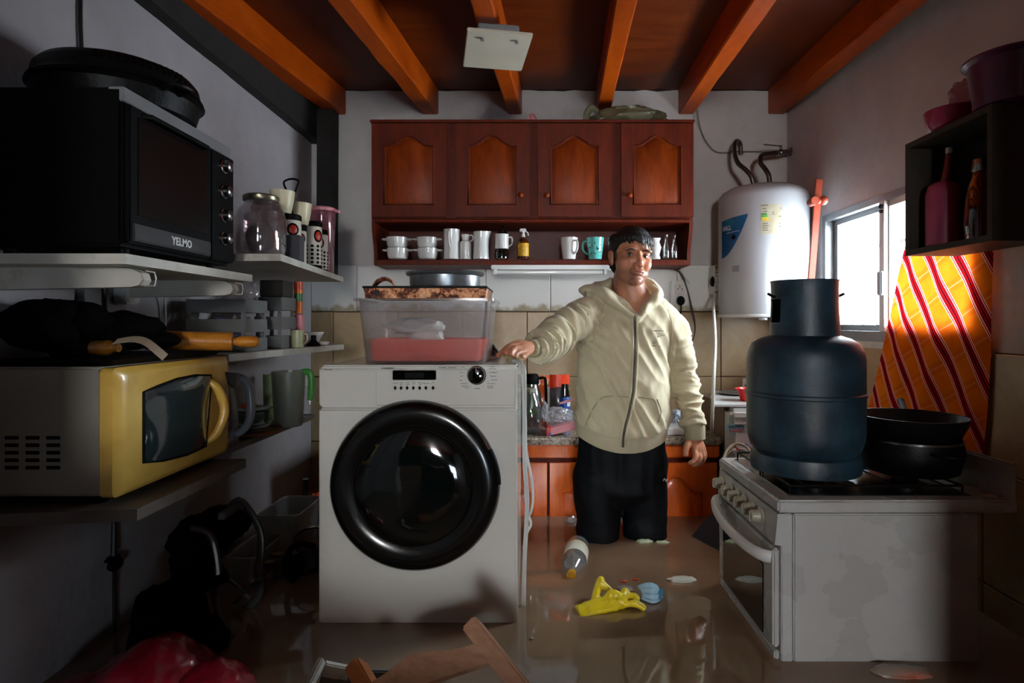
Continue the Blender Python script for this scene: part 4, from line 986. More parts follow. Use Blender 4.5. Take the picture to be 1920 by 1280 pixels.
# -------- roasting pan on the oven --------
cx_, cy_ = -1.035, 1.47
t = thing('roasting_pan', 'black round lidded grill pan resting on top of the electric oven', 'pan', (cx_, cy_, 1.879))
part(t, 'pan', MB().lathe([(.150, 0), (.165, .006), (.176, .045), (.186, .052), (.182, .057), (.165, .050), (.150, .01), (0, .008)], (cx_, cy_, 1.879), 56), M['iron'])
ld = part(t, 'lid', MB().lathe([(.184, .058), (.176, .072), (.172, .092), (.158, .108), (.120, .124), (.06, .132), (0, .134)], (cx_, cy_, 1.879), 56), M['iron'])
b = MB()
for i in range(14): a = -1.25+i*.09; b.bar((cx_+.176*math.cos(a), cy_+.176*math.sin(a), 1.962), (cx_+.160*math.cos(a), cy_+.160*math.sin(a), 1.985), .005, .003)
part(ld, 'vent_slots', b, M['black_gloss'], kind='stuff')
for a in (-.35, 2.8): part(t, 'handle', MB().tube([(cx_+.175*math.cos(a-.12), cy_+.175*math.sin(a-.12), 1.926), (cx_+.215*math.cos(a-.1), cy_+.215*math.sin(a-.1), 1.93), (cx_+.215*math.cos(a+.1), cy_+.215*math.sin(a+.1), 1.93), (cx_+.175*math.cos(a+.12), cy_+.175*math.sin(a+.12), 1.926)], .007, 8) if a < 0 else MB().tube([(XL+.05, cy_+.10, 1.926), (XL+.03, cy_+.13, 1.93), (XL+.05, cy_+.16, 1.926)], .006, 6), M['iron'])
mtube('black_wire', [[(XL+.008, 1.585, 2.36), (XL+.008, 1.58, 2.2), (XL+.009, 1.585, 2.05), (XL+.010, 1.58, 1.9)]], .005, M['cable_b'], 'thick black wire running down the left wall above the oven', 'wire', 6)
mtube('oven_wire', [[(XL+.008, 1.67, 1.48), (XL+.008, 1.672, 1.40), (XL+.010, 1.675, 1.28)]], .005, M['cable_b'], 'black wire running down the wall between the oven shelf and the microwave', 'wire', 6)
# -------- wall socket under shelf --------
t = thing('socket_box', 'small white socket box on the left wall below the oven shelf', 'socket', (XL, 1.74, 1.43))
part(t, 'box', MB().box(XW, 1.71, 1.425, XL+.045, 1.768, 1.492, .005), M['white_plastic'])
part(t, 'plug', MB().sphere((XL+.055, 1.80, 1.478), (.014, .024, .014), 12), M['grey_plastic'])
mtube('charger_cable', [[(XL+.055, 1.82, 1.478), (XL+.05, 1.86, 1.49), (XL+.03, 1.90, 1.475), (XL+.02, 1.925, 1.43), (XL+.018, 1.93, 1.37), (XL+.018, 1.925, 1.30)]], .0035, M['cable_w'], 'thin white cable curling down the left wall beside the socket box', 'cable', 6)
# -------- items on the corner shelf --------
Z2 = 1.5835
M['jarglass'] = glass('cloudy_glass', '#efe9ea', 1.2, .05, .14, '#b8aeb0')
c = V((-.905, 1.95, Z2))
t = thing('glass_jar', 'large clouded glass jar with a metal lid beside the oven', 'jar', c)
part(t, 'body', MB().lathe([(.062, 0), (.072, .006), (.078, .03), (.079, .13), (.070, .158), (.052, .178), (.050, .19), (.046, .19), (.048, .176), (.066, .155), (.074, .128), (.073, .03), (.06, .01), (0, .008)], c, 40), M['jarglass'])
part(t, 'lid', MB().lathe([(.054, 0), (.056, .003), (.056, .016), (.052, .020), (0, .021)], c+V((0, 0, .188)), 36), P('brass_lid', '#7c7560', .3, metal=.8))
part(t, 'contents', MB().ico(c+V((.0, 0, .07)), (.045, .045, .055), 3, .2, 2, 4), P('jar_contents', '#3a2b27', .8, var=.4))
def cup_plain(name, label, c, r, h, m, cat='cup', band=None):
    t = thing(name, label, cat, c)
    part(t, 'body', MB().lathe([(r*.66, 0), (r*.7, .003), (r*.88, h*.5), (r, h), (r*.95, h), (r*.82, h*.5), (r*.6, .008), (0, .006)], c, 32), m)
    return t
M['ivory'] = P('ivory', '#c9bf9c', .4, var=.08)
def canister(label, c, r, h, colr='white', dots=False, apples=()):
    t = thing('canister', label, 'canister', c, 'patterned kitchen canisters')
    part(t, 'body', MB().lathe([(r*.97, 0), (r, .003), (r, h), (r*.97, h+.002), (0, h+.002)], c, 36), P('canister_'+str(int(c.y*100)), '#cfcabb' if colr == 'white' else '#1c1a1a', .35, var=.06))
    part(t, 'lid', MB().lathe([(r*1.03, 0), (r*1.03, .018), (r*.95, .022), (0, .023)], c+V((0, 0, h)), 36), M['black'])
    part(t, 'base_band', MB().lathe([(r*1.012, 0), (r*1.012, h*.10)], c, 36, cap=False), M['black'])
    b = MB()
    if dots:
        for a in [i*PI/5 for i in range(10)]:
            for z in [h*(.16+.095*j) for j in range(5)]:
                p = c+V((math.cos(a)*r*1.004, math.sin(a)*r*1.004, z)); b.sphere(p, (r*.17, r*.17*.2, h*.035), 8, Matrix.Rotation(a+PI/2, 3, 'Z'))
        part(t, 'diamond_print', b, M['black'], kind='stuff')
    for a in apples:
        p = c+V((math.cos(a)*r*.985, math.sin(a)*r*.985, h*.78)); R_ = Matrix.Rotation(a+PI/2, 3, 'Z')
        f = part(t, 'apple_print', MB().sphere(p, (r*.52, r*.10, h*.15), 14, R_), M['black'])
        part(f, 'apple_red', MB().sphere(p+V((math.cos(a), math.sin(a), 0))*.0015, (r*.38, r*.10, h*.11), 14, R_), P('apple_red', '#b02a14', .4))
    return t
canister('short canister with a red apple print, half behind the dark box', V((-.885, 2.13, Z2)), .040, .155, 'white', False, (-.9, -2.0))
canister('small canister with a red print between the dark box and the tall canister', V((-.90, 2.24, Z2)), .032, .135, 'white', False, (-.8,))
canister('tall white canister with black diamond chains beside the dark box', V((-.888, 2.36, Z2)), .036, .17, 'white', True, (-.6, -2.3))
canister('tall canister with a red apple print at the very end of the corner shelf', V((-.925, 2.54, Z2)), .034, .165, 'white', True, (-1.2,))
solo('dark_box', MB().box(-.885, 2.035, Z2, -.812, 2.083, Z2+.092, .003), P('dark_card', '#34343a', .6), 'small dark grey box in front of the canisters', 'box')
cup_plain('ivory_cup', 'ivory plastic cup upright on the canister nearest the glass jar', V((-.905, 2.115, Z2+.1795)), .043, .080, M['ivory'])
cup_plain('ivory_cup', 'ivory plastic cup on the small canister, nearer the corner post', V((-.895, 2.245, Z2+.1595)), .046, .082, M['ivory'])
c = V((-.842, 2.165, Z2+.18))
t = thing('potato_masher', 'black utensil with a triangular loop handle sticking up between the ivory cups', 'utensil', c)
c = V((-.952, 2.16, Z2+.18))
pt = W(546, 372, 2.16)
part(t, 'loop', MB().tube([pt, pt+V((-.022, 0, .040)), pt+V((-.026, 0, .062)), pt+V((0, 0, .072)), pt+V((.026, 0, .066)), pt+V((.022, 0, .044))], .0040, 8, closed=True, sm=3), M['black'])
part(t, 'stem', MB().tube([pt+V((0, 0, .002)), pt+V((0, 0, -.04)), pt+V((.004, .0, -.095))], [.005, .006, .012], 8), M['black'])
c = V((-.955, 2.66, Z2))
M['pinkglass'] = glass('pink_clear', '#eac4cc', .9, .1, .35, '#c98f9d')
t = thing('pink_pitcher', 'tall see-through pink plastic pitcher at the corner behind the canisters', 'pitcher', c)
part(t, 'body', MB().lathe([(.045, 0), (.048, .004), (.056, .29), (.052, .29), (.044, .01), (0, .008)], c, 32), M['pinkglass'])
part(t, 'lid', MB().lathe([(.058, 0), (.058, .012), (.05, .018), (0, .019)], c+V((0, 0, .29)), 32).bar(c+V((.05, -.01, .298)), c+V((.082, -.02, .285)), .02, .012, .003), M['pink'])
# -------- middle shelf --------
Z3 = 1.2705
M['crate'] = P('crate_grey', '#6c6c6a', .7, var=.25, bump=.001)
def crate(label, x0, x1, y0, y1, z0, z1, rows=3, group='grey slatted crates'):
    t = thing('slatted_crate', label, 'crate', ((x0+x1)/2, (y0+y1)/2, z0), group)
    h = (z1-z0); sh = h/(rows*2-1)*1.25; gap = (h-rows*sh)/(rows-1)
    for x in (x0, x1-.012):
        for y in (y0, y1-.012): part(t, 'corner_post', MB().box(x, y, z0, x+.012, y+.012, z1, .001), M['crate'])
    for r in range(rows):
        za = z0+r*(sh+gap)
        for (a, b_, c_, d_) in ((x0-.004, y0-.005, x1+.004, y0), (x0-.004, y1, x1+.004, y1+.005)): part(t, 'slat', MB().box(a, b_, za, c_, d_, za+sh, .001), M['crate'])
        for (a, b_, c_, d_) in ((x0-.005, y0, x0, y1), (x1, y0, x1+.005, y1)): part(t, 'slat', MB().box(a, b_, za, c_, d_, za+sh, .001), M['crate'])
    part(t, 'bottom', MB().box(x0, y0, z0, x1, y1, z0+.005), M['crate'])
    return t
crate('larger grey slatted crate in front on the middle shelf', -1.178, -.985, 2.0, 2.16, Z3, 1.45)
crate('narrow grey slatted crate behind the larger one on the middle shelf', -1.06, -.965, 2.24, 2.37, Z3, 1.468)
solo('clear_bag', MB().ico((-1.05, 2.07, 1.470), (.072, .05, .062), 4, .2, 2, 9, flat=1.452, ridge=.2), M['bin'], 'crumpled clear plastic bag lying on the larger slatted crate', 'bag')
solo('crate_filling', MB().ico((-1.08, 2.08, 1.36), (.07, .055, .05), 3, .3, 3, 2, ridge=.3), P('mixed_wraps', '#5a4f45', .5, var=.5, vs=40, dirt='#2f4fa0', dirt_amt=.4), 'jumble of small wrappers inside the larger slatted crate', 'wrappers')
solo('dark_carton', MB().box(-1.055, 2.26, 1.469, -.965, 2.36, 1.535, .003), P('dark_green_card', '#2a261f', .6, dirt='#8a2d16', dirt_amt=.25), 'small dark carton on top of the narrow slatted crate', 'carton')
c = V((-.982, 2.45, 1.409))
t = thing('orange_tube', 'orange snack tube standing on a pink jar at the end of the middle shelf', 'tube', c)
part(t, 'body', MB().cyl(c, c+V((0, 0, .10)), .017, n=24), P('tube_orange', '#e8741a', .4, var=.3, vs=30)); part(t, 'green_band', MB().lathe([(.0174, .05), (.0176, .051), (.0176, .082), (.0174, .083)], c, 24, cap=False), P('tube_green', '#3f7a44', .4, dirt='#e0dfd0', dirt_amt=.3))
part(t, 'cap', MB().cyl(c+V((0, 0, .098)), c+V((0, 0, .132)), .0182, n=24), M['orange'])
solo('pink_jar', MB().lathe([(.022, 0), (.025, .004), (.025, .12), (.020, .134), (0, .1385)], V((-.982, 2.45, Z3)), 24), M['pink'], 'slim pink jar under the orange snack tube', 'jar')
c = V((-.965, 2.50, Z3)); c = Wz(558, Z3, 2.33)
t = thing('green_mug', 'pale green mug with handle at the end of the middle shelf', 'mug', c)
part(t, 'body', MB().lathe([(.020, 0), (.023, .003), (.024, .07), (.021, .07), (.02, .01), (0, .006)], c, 28), P('pale_green', '#a9ad82', .3)); cup_handle(t, c.x+.022, c.y, c.z+.015, c.z+.055, .018, -.2, M['ivory'], .003)
c = Wz(582, Z3, 2.62)
solo('white_bowl', MB().lathe([(.025, 0), (.03, .004), (.055, .05), (.058, .058), (.053, .055), (.026, .01), (0, .008)], c, 32), M['ceramic'], 'flared white bowl near the end of the middle shelf', 'bowl')
c = Wz(606, Z3, 2.56)
solo('small_saucer', MB().lathe([(.015, 0), (.03, .006), (.036, .018), (.033, .018), (.02, .008), (0, .006)], c-V((.008, 0, 0)), 28), M['ceramic'], 'little white saucer at the tip of the middle shelf', 'saucer')
c = Wz(588, Z3, 2.48)
solo('black_stopper', MB().lathe([(.028, 0), (.026, .008), (.014, .022), (.010, .03), (.011, .046), (0, .048)], c, 24), M['black'], 'small black funnel-shaped cap in front of the white bowl', 'cap')
# -------- kettle shelf --------
Z4 = .9455
c = V((-1.085, 2.0, Z4))
t = thing('electric_kettle', 'grey electric kettle with a big looped handle behind the microwave', 'kettle', c)
M['kettle'] = P('kettle_grey', '#8f9196', .3, var=.06)
part(t, 'body', MB().lathe([(.070, 0), (.074, .006), (.070, .12), (.056, .21), (.05, .225), (0, .228)], c, 40), M['kettle'])
part(t, 'lid', MB().lathe([(.052, .224), (.046, .240), (.02, .25), (0, .251)], c, 32), M['black'])
part(t, 'handle', MB().tube([c+V((.035, 0, .235)), c+V((.08, 0, .238)), c+V((.112, 0, .215)), c+V((.122, 0, .15)), c+V((.116, 0, .09)), c+V((.09, 0, .055)), c+V((.066, 0, .045))], [.013, .014, .015, .015, .014, .013, .012], 12, flat=1.0), M['kettle'])
c = V((-1.09, 2.26, Z4))
t = thing('wooden_tray', 'reddish wooden tray under the stack of glass plates', 'tray', c)
part(t, 'board', MB().lathe([(.09, 0), (.11, .004), (.112, .014), (.105, .014), (.1, .008), (0, .008)], c, 36), wood('tray_wood', '#5a2c1a', '#87482a', .4))
for i, (r, nm, lab) in enumerate(((.075, 'glass_plate', 'clear glass plate, lowest of the stack on the wooden tray'), (.080, 'glass_plate', 'clear glass plate, second of the stack on the wooden tray'), (.066, 'glass_bowl', 'clear glass bowl in the stack on the wooden tray'), (.084, 'glass_plate', 'pale glass plate, top of the stack on the wooden tray'))):
    z = [.0145, .027, .040, .080][i]; h = [.012, .012, .038, .016][i]
    solo(nm, MB().lathe([(r*.5, 0), (r*.6, .002), (r, h), (r*.97, h+.001), (r*.55, .005), (0, .005)], c+V((0, 0, z)), 36), glass('plate_glass'+str(i), '#dfe9e6', 1.3, .04, .18, '#9fb0ab') if i in (0,) else bpy.data.materials['plate_glass0'], lab, 'plate' if 'plate' in nm else 'bowl', 'stacked glass dishes')
solo('orange_sponge', MB().box(-1.115, 2.23, Z4+.098, -1.07, 2.275, Z4+.115, .004), M['orange'], 'small orange sponge on the stacked glass plates', 'sponge')
c = Wz(506, Z4, 2.56)
solo('lime_cup', MB().lathe([(.022, 0), (.025, .004), (.028, .20), (.025, .20), (.02, .01), (0, .008)], c, 24), P('lime_plastic', '#aab780', .5), 'narrow pale green beaker behind the tall pitcher', 'beaker')
c = Wz(545, Z4, 2.50)
c = V((-1.045-.0, 2.42, Z4)); c.x = (541-CX)*2.42/F
t = thing('tall_pitcher', 'tall cloudy plastic pitcher with a green handle on the kettle shelf', 'pitcher', c)
M['cloudy'] = glass('cloudy_plastic', '#e9ece6', .7, .3, .50, '#a3a79c')
part(t, 'body', MB().lathe([(.052, 0), (.056, .005), (.066, .225), (.062, .225), (.05, .01), (0, .008)], c, 40), M['cloudy'])
part(t, 'handle', MB().tube([c+V((.055, 0, .222)), c+V((.085, 0, .220)), c+V((.094, 0, .19)), c+V((.092, 0, .14)), c+V((.088, 0, .105))], [.01, .012, .012, .011, .008], 10, flat=1.2), P('leaf_green', '#3f8a3a', .4))
c = Wz(578, Z4, 2.66)
solo('stoppered_bottle', MB().lathe([(.024, 0), (.028, .004), (.028, .07), (.014, .10), (.012, .13), (.016, .135), (0, .137)], c-V((.01, 0, 0)), 24), M['glass'], 'small clear glass bottle at the end of the kettle shelf', 'bottle')
# -------- microwave --------
mx0, mx1, my0, my1, mz0, mz1 = XL+.012, -.925, 1.298, 1.775, .985, 1.272
M['mw_side'] = P('microwave_cream', '#8f8b80', .4, var=.08)
q = NM('mw_yellow'); v = q.coord(); q.set(Base_Color=q.ramp(q.noise(v, 10, 5, .6), [(.3, lin('#c39a3e')), (.7, lin('#dcb658'))]), Roughness=.32, Coat_Weight=.3); M['mw_y'] = q.m
t = thing('microwave', 'cream microwave oven with a bright yellow front on the left shelf', 'microwave', ((mx0+mx1)/2, (my0+my1)/2, .963))
part(t, 'body', MB().box(mx0, my0, mz0, mx1-.03, my1, mz1, .006, 3), M['mw_side'])
def fy(px): return -mx1*F/(CX-px)
def fp(px, py, off=0.0):
    Y = fy(px); return V((mx1+off, Y, CZ-(py-CY)*Y/F))
# bulging yellow front: rounded loop of the face
A = axes((mx1, 0, 0), (0, 1, 0), (0, 0, 1), (1, 0, 0))
def rrect(a0, b0, a1, b1, r, n=5):
    o = []
    for (cx1, cy1, s0) in ((a1-r, b0+r, -PI/2), (a1-r, b1-r, 0), (a0+r, b1-r, PI/2), (a0+r, b0+r, PI)):
        for i in range(n): a = s0+PI/2*i/(n-1); o.append((cx1+r*math.cos(a), cy1+r*math.sin(a)))
    return o
L0 = rrect(my0-.004, mz0-.004, my1+.002, mz1-.002, .014); L1 = rrect(my0+.010, mz0+.004, my1-.006, mz1-.010, .02); L2 = rrect(my0+.030, mz0+.012, my1-.02, mz1-.02, .03)
b = MB(); b.rings([[A @ V((p[0], p[1], -.032)) for p in L0], [A @ V((p[0], p[1], -.004)) for p in L0], [A @ V((p[0], p[1], .006)) for p in L1], [A @ V((p[0], p[1], .009)) for p in L2]])
fr = part(t, 'front', b, M['mw_y'], 'bright yellow front frame')
M['tubw'] = glass('tub_white', '#f0f2f2', .8, .25, .5, '#c9cfd2')
wp = [(262, 866), (300, 862), (345, 851), (378, 836), (381, 800), (386, 745), (388, 704), (360, 704), (325, 711), (290, 724), (262, 735)]
loop = [fp(a, b_) for a, b_ in wp]
b = MB(); f = lambda k, off: [V((mx1+off, p.y, p.z)).lerp(V((mx1+off, sum(q_.y for q_ in loop)/len(loop), sum(q_.z for q_ in loop)/len(loop))), k) for p in loop]
M['mw_glass'] = P('mw_teal_glass', '#243133', .1, var=.2, coat=.8)
b.rings([f(0, .0075), f(0, .0115), f(.06, .014), f(.35, .021), f(.7, .0245)]); w_ = part(fr, 'window', b, M['mw_glass'])
part(fr, 'window_seal', MB().tube([p+V((.010, 0, 0)) for p in f(-.01, 0)], .0035, 6, closed=True, sm=0), M['black'])
hp = [fp(403, 735, .008), fp(404, 745, .026), fp(401, 765, .036), fp(399, 785, .036), fp(401, 805, .026), fp(404, 815, .008)]
hp = [V((mx1+o_, 1.662+yy, z)) for z, yy, o_ in ((1.205, .0, .004), (1.185, .012, .022), (1.14, .026, .034), (1.10, .026, .034), (1.055, .010, .022), (1.035, -.006, .004))]
part(t, 'handle', MB().tube(hp, [.010, .012, .013, .013, .012, .009], 12), M['mw_y'], 'curved yellow handle')
dl = [fp(416, 697), fp(440, 699), fp(441, 724), fp(431, 727), fp(422, 720)]
part(t, 'display', MB().rings([[p+V((.008, 0, 0)) for p in dl], [p+V((.0135, 0, 0)) for p in dl]]), P('navy_display', '#0f1a2a', .2, coat=.5))
b = MB()
for px, py, r in ((423, 788, .006), (435, 790, .006), (424, 803, .009), (437, 806, .009), (424, 820, .005), (433, 818, .005)):
    p = fp(px, py, .0105); b.tube([(p.x, p.y+r*math.cos(a), p.z+r*math.sin(a)) for a in [i*PI/6 for i in range(9)]], .0009, 4, sm=0)
part(t, 'dial_marks', b, M['dark_print'], kind='stuff')
b = MB(); rnd = random.Random(2)
for i in range(5): p = fp(421+3.2*i, 684, .0075); b.box(p.x, p.y, p.z-.0015, p.x+.001, p.y+.004, p.z+.0015)
part(t, 'small_print', b, M['dark_print'], kind='stuff')
for cc in range(3):
    for r_ in range(5):
        px = 22+cc*39; x0_ = (px-13-CX)*my0/F; x1_ = (px+13-CX)*my0/F; z = CZ-(820+r_*14-CY)*my0/F
        part(t, 'vent_slot', MB().box(x0_, my0-.0015, z-.0045, x1_, my0+.004, z+.0035, .001), M['black'])
for fx in (mx0+.04, mx1-.06):
    for fy_ in (my0+.04, my1-.06): part(t, 'foot', MB().cyl((fx, fy_, .9625), (fx, fy_, mz0), .014), M['black'])
# -------- things on the microwave --------
ZM = 1.2725
solo('baking_tray', MB().rings([[V((-1.20, 1.32, ZM+.001)), V((-.945, 1.32, ZM+.001)), V((-.945, 1.74, ZM+.001)), V((-1.20, 1.74, ZM+.001))], [V((-1.21, 1.305, ZM+.014)), V((-.935, 1.305, ZM+.014)), V((-.935, 1.755, ZM+.014)), V((-1.21, 1.755, ZM+.014))], [V((-1.205, 1.315, ZM+.014)), V((-.94, 1.315, ZM+.014)), V((-.94, 1.75, ZM+.014)), V((-1.205, 1.75, ZM+.014))], [V((-1.196, 1.325, ZM+.004)), V((-.95, 1.325, ZM+.004)), V((-.95, 1.735, ZM+.004)), V((-1.196, 1.735, ZM+.004))]]), M['iron'], 'shallow black baking tray covering the top of the microwave', 'baking tray')
t = pot('skillet', 'black skillet lying on the baking tray on the microwave', -1.085, 1.43, ZM+.015, .085, .035, M['iron'], None, .85)
c = V((-1.12, 1.545, ZM+.053))
solo('shallow_pan', MB().lathe([(.05, 0), (.062, .004), (.07, .036), (.073, .040), (.067, .038), (.058, .008), (0, .006)], c, 36), M['iron'], 'small shallow dark pan behind the skillet on the microwave', 'pan')
b = MB(); b.ico((-1.14, 1.37, 1.365), (.085, .08, .065), 4, .15, 1.5, 14, ridge=.05).ico((-1.12, 1.42, 1.37), (.10, .09, .055), 4, .15, 1.5, 4, ridge=.05).ico((-1.05, 1.50, 1.35), (.09, .09, .05), 4, .15, 1.5, 7, ridge=.07).ico((-1.0, 1.55, 1.325), (.06, .05, .025), 3, .1, 1.5, 1)
solo('black_cloth', b, M['black_matte'], 'bunched black cloth heaped over the pans on top of the microwave', 'cloth')
M['pin'] = wood('pin_wood', '#a8621c', '#cf8a30', .35, (20, 4, 20))
ra, rb = W(275, 632, 1.62), W(436, 638, 1.70); ra.z, rb.z = 1.322, 1.316
dv = (rb-ra).normalized()
t = thing('rolling_pin', 'orange wooden rolling pin lying across the top of the microwave', 'rolling pin', (ra+rb)/2)
part(t, 'roller', MB().cyl(ra, rb, .0265, n=28), M['pin'])
for s, p in ((1, rb), (-1, ra)):
    part(t, 'handle', MB().tube([p, p+dv*s*.008, p+dv*s*.02, p+dv*s*.045, p+dv*s*.062, p+dv*s*.07], [.012, .011, .016, .0175, .016, .008], 18, sm=2), M['pin'])
solo('amber_glass', MB().lathe([(.012, 0), (.017, .006), (.018, .045), (.010, .056), (.010, .066), (0, .067)], W(170, 652, 1.37), 24, Matrix.Rotation(PI/2, 3, 'Y')), P('honey_glass', '#7a4e12', .1, coat=.8, var=.5, vs=40), 'small amber glass bottle lying at the front edge of the baking tray', 'bottle')
b = MB(); b.sheet(lambda u, v_: W(215+100*u, 640-10*math.sin(u*PI*.9)+32*u*u, 1.345-.01*u)+V((0, (v_-.5)*.02+.01*math.sin(5*u), (v_-.5)*.012)), 20, 3, .0015)
solo('paper_strip', b, P('paper_strip', '#a3917c', .7, var=.2), 'crumpled pale strip hanging over the front edge above the microwave door', 'strip')
# -------- lower left wall --------
t = thing('hanging_wire', 'black wire with a plug hanging down the left wall under the microwave shelf', 'wire', (XL+.01, 1.70, .47))
part(t, 'upper_lead', MB().tube([(XL+.012, 1.70, .93), (XL+.014, 1.70, .80), (XL+.02, 1.69, .70)], [.005, .007, .009], 8), M['cable_b'])
part(t, 'plug', MB().sphere((XL+.024, 1.69, .675), (.016, .028, .018), 14).box(XL+.01, 1.665, .688, XL+.02, 1.715, .696), M['black'])
part(t, 'lower_lead', MB().tube([(XL+.022, 1.69, .66), (XL+.014, 1.70, .58), (XL+.012, 1.705, .45), (XL+.012, 1.705, .40)], .0055, 8), M['cable_b'])
solo('wall_clip', MB().cyl((XL, 1.615, .865), (XL+.008, 1.615, .865), .008), M['black'], 'small round black nail cap on the wall under the microwave shelf', 'nail')
# tipped metal chair frame with a dark jacket
YF = 1.86
t = thing('tipped_folding_chair', 'tipped metal folding chair half sunk in the water by the left wall', 'chair', W(430, 1150, YF))
M['frame'] = P('frame_metal', '#6c6e70', .4, metal=.5)
fr_ = [(425, 958), (448, 938), (468, 958), (484, 985), (490, 1010), (488, 1045), (482, 1068), (488, 1085), (486, 1112), (470, 1136), (440, 1150)]
for dy, nm in ((0, 'side_frame'), (.0, None)):
    if nm: part(t, nm, MB().tube([W(a, b_, YF) for a, b_ in fr_], .0085, 8, flat=1.5, sm=3), M['frame'])
part(t, 'side_frame', MB().tube([W(a, b_, 1.72) for a, b_ in ((360, 990), (392, 1000), (405, 1035), (410, 1090), (404, 1130), (420, 1180))], .010, 8, sm=3), M['frame'])
for p_, q_ in (((390, 1052), (487, 992)), ((392, 1032), (400, 1120)), ((428, 1086), (470, 1120)), ((486, 1085), (440, 1130)), ((430, 1030), (395, 1060))):
    part(t, 'cross_bar', MB().bar(W(*p_, YF-.02), W(*q_, YF), .018, .010, .002), M['frame'])
part(t, 'back_bar', MB().bar(W(448, 945, YF), W(415, 968, 1.72), .02, .02, .002), M['frame'])
part(t, 'seat', MB().bar(W(360, 1085, 1.75), W(415, 1060, 1.80), .20, .03, .004), M['black_matte'])
b = MB(); b.ico(W(415, 985, 1.84), (.085, .09, .062), 4, .18, 1.6, 2, ridge=.08).ico(W(375, 1012, 1.80), (.085, .09, .075), 4, .2, 1.6, 5, ridge=.08).ico(W(362, 1050, 1.76), (.055, .07, .07), 4, .2, 1.6, 9, ridge=.08)
solo('dark_jacket', b, P('navy_black_cloth', '#0b0e12', .8, bump=.003, bs=18, Specular_IOR_Level=.1), 'dark jacket bundled over the back of the tipped folding chair', 'jacket')
b = MB(); b.ico(W(318, 1165, 1.62)+V((0, 0, .0)), (.10, .09, .115), 4, .2, 1.5, 12, ridge=.05).ico(W(375, 1190, 1.62)+V((0, 0, -.02)), (.07, .07, .07), 4, .2, 1.5, 17, ridge=.05)
solo('sunken_bag', b, M['black_matte'], 'bulky black bag half sunk in the water beneath the tipped chair', 'bag')
# floating boxes
t = bin_('plastic_tub', 'white translucent plastic tub floating by the left wall', Wz(492, 0, 2.24).x, Wz(555, 0, 2.24).x, 2.24, 2.46, .445, .640, .012, .003, M['tubw'], 'tub', .006)
t = bin_('plastic_tub', 'smaller cloudy tub tilted behind the folding chair frame', Wz(440, 0, 2.02).x, Wz(478, 0, 2.02).x, 2.00, 2.20, .42, .575, .012, .003, M['tubw'], 'tub', .006)
M['brownbox'] = P('soaked_brown', '#5a4740', .55, dirt='#8a7a5c', dirt_amt=.3, bump=.002)
b = MB(); b.obox(Wz(516, .50, 2.12), (.072, .12, .07), (0.05, .03, .12), .004); t = thing('brown_box', 'small brown printed box floating between the chair frame and the washing machine', 'box', Wz(512, .465, 2.08)); part(t, 'carton', b, M['brownbox'])
p = Wz(512, .5365, 2.08); M['pcream'] = P('print_cream', '#8d8468', .6); part(t, 'oval_print', MB().sphere(p+V((0, .035, .002)), (.022, .02, .001), 14), M['pcream']); part(t, 'oval_print', MB().sphere(p+V((0, -.03, -.001)), (.018, .014, .001), 14), M['pcream'])
c = Wz(589, .46, 2.12)
t = thing('floating_pan', 'black saucepan tipped in the water beside the washing machine', 'saucepan', c)
Mt = Euler((-.5, -.35, 0)).to_matrix()
part(t, 'body', MB().lathe([(.07, 0), (.082, .006), (.09, .07), (.086, .07), (.076, .01), (0, .006)], c+V((0, 0, .0)), 40, Mt), M['iron'])
part(t, 'handle', MB().tube([Wz(590, .60, 2.02), Wz(562, .605, 2.03), Wz(545, .585, 2.03), Wz(538, .545, 2.02), Wz(541, .50, 2.02), Wz(552, .475, 2.03)], .0075, 8, flat=1.4), M['black'])
part(t, 'glass_lid', MB().lathe([(.085, 0), (.078, .02), (.05, .038), (0, .045)], c+V((-.01, .06, .09)), 36, Euler((-1.0, -.2, 0)).to_matrix()), M['jarglass'])
part(t, 'lid_rim', MB().lathe([(.085, -.002), (.088, 0), (.088, .003), (.084, .004)], c+V((-.01, .06, .09)), 36, Euler((-1.0, -.2, 0)).to_matrix(), cap=False), M['iron'])
c = Wz(576, .45, 2.75)
solo('dark_wine_bottle', MB().lathe([(.032, 0), (.036, .005), (.036, .10), (.030, .125), (.014, .145), (.013, .22), (.015, .225), (0, .226)], Wz(573, .40, 2.80), 28), P('bottle_dark', '#0d120d', .15, coat=.5), 'dark wine bottle standing in the water at the back left corner', 'bottle')
M['bluebag'] = glass('blue_bag', '#a9c8ee', 1.2, .15, .45, '#2f6fc0')
solo('blue_bag', MB().ico(Wz(590, .54, 2.56), (.055, .06, .055), 4, .2, 2, 3, ridge=.25), M['bluebag'], 'crumpled clear and blue plastic bag beside the washing machine', 'bag')
solo('orange_wrapper', MB().ico(Wz(594, .555, 2.65), (.035, .03, .045), 3, .2, 2, 3, ridge=.25), M['orange'], 'orange wrapper poking out behind the left edge of the washing machine', 'wrapper')
M['redbag'] = P('red_bag', '#8e1226', .3, var=.35, vs=5, coat=.35, bump=.006, bs=9)
b = MB(); b.ico(Wz(285, .45, 1.46), (.155, .16, .135), 5, .22, 1.1, 21, ridge=.045).ico(Wz(390, .44, 1.42), (.11, .13, .09), 5, .2, 1.1, 33, ridge=.05).ico(Wz(180, .42, 1.42), (.13, .13, .09), 5, .2, 1.1, 43, ridge=.05)
solo('red_plastic_bag', b, M['redbag'], 'large glossy dark red plastic bag floating in the bottom left corner', 'bag')
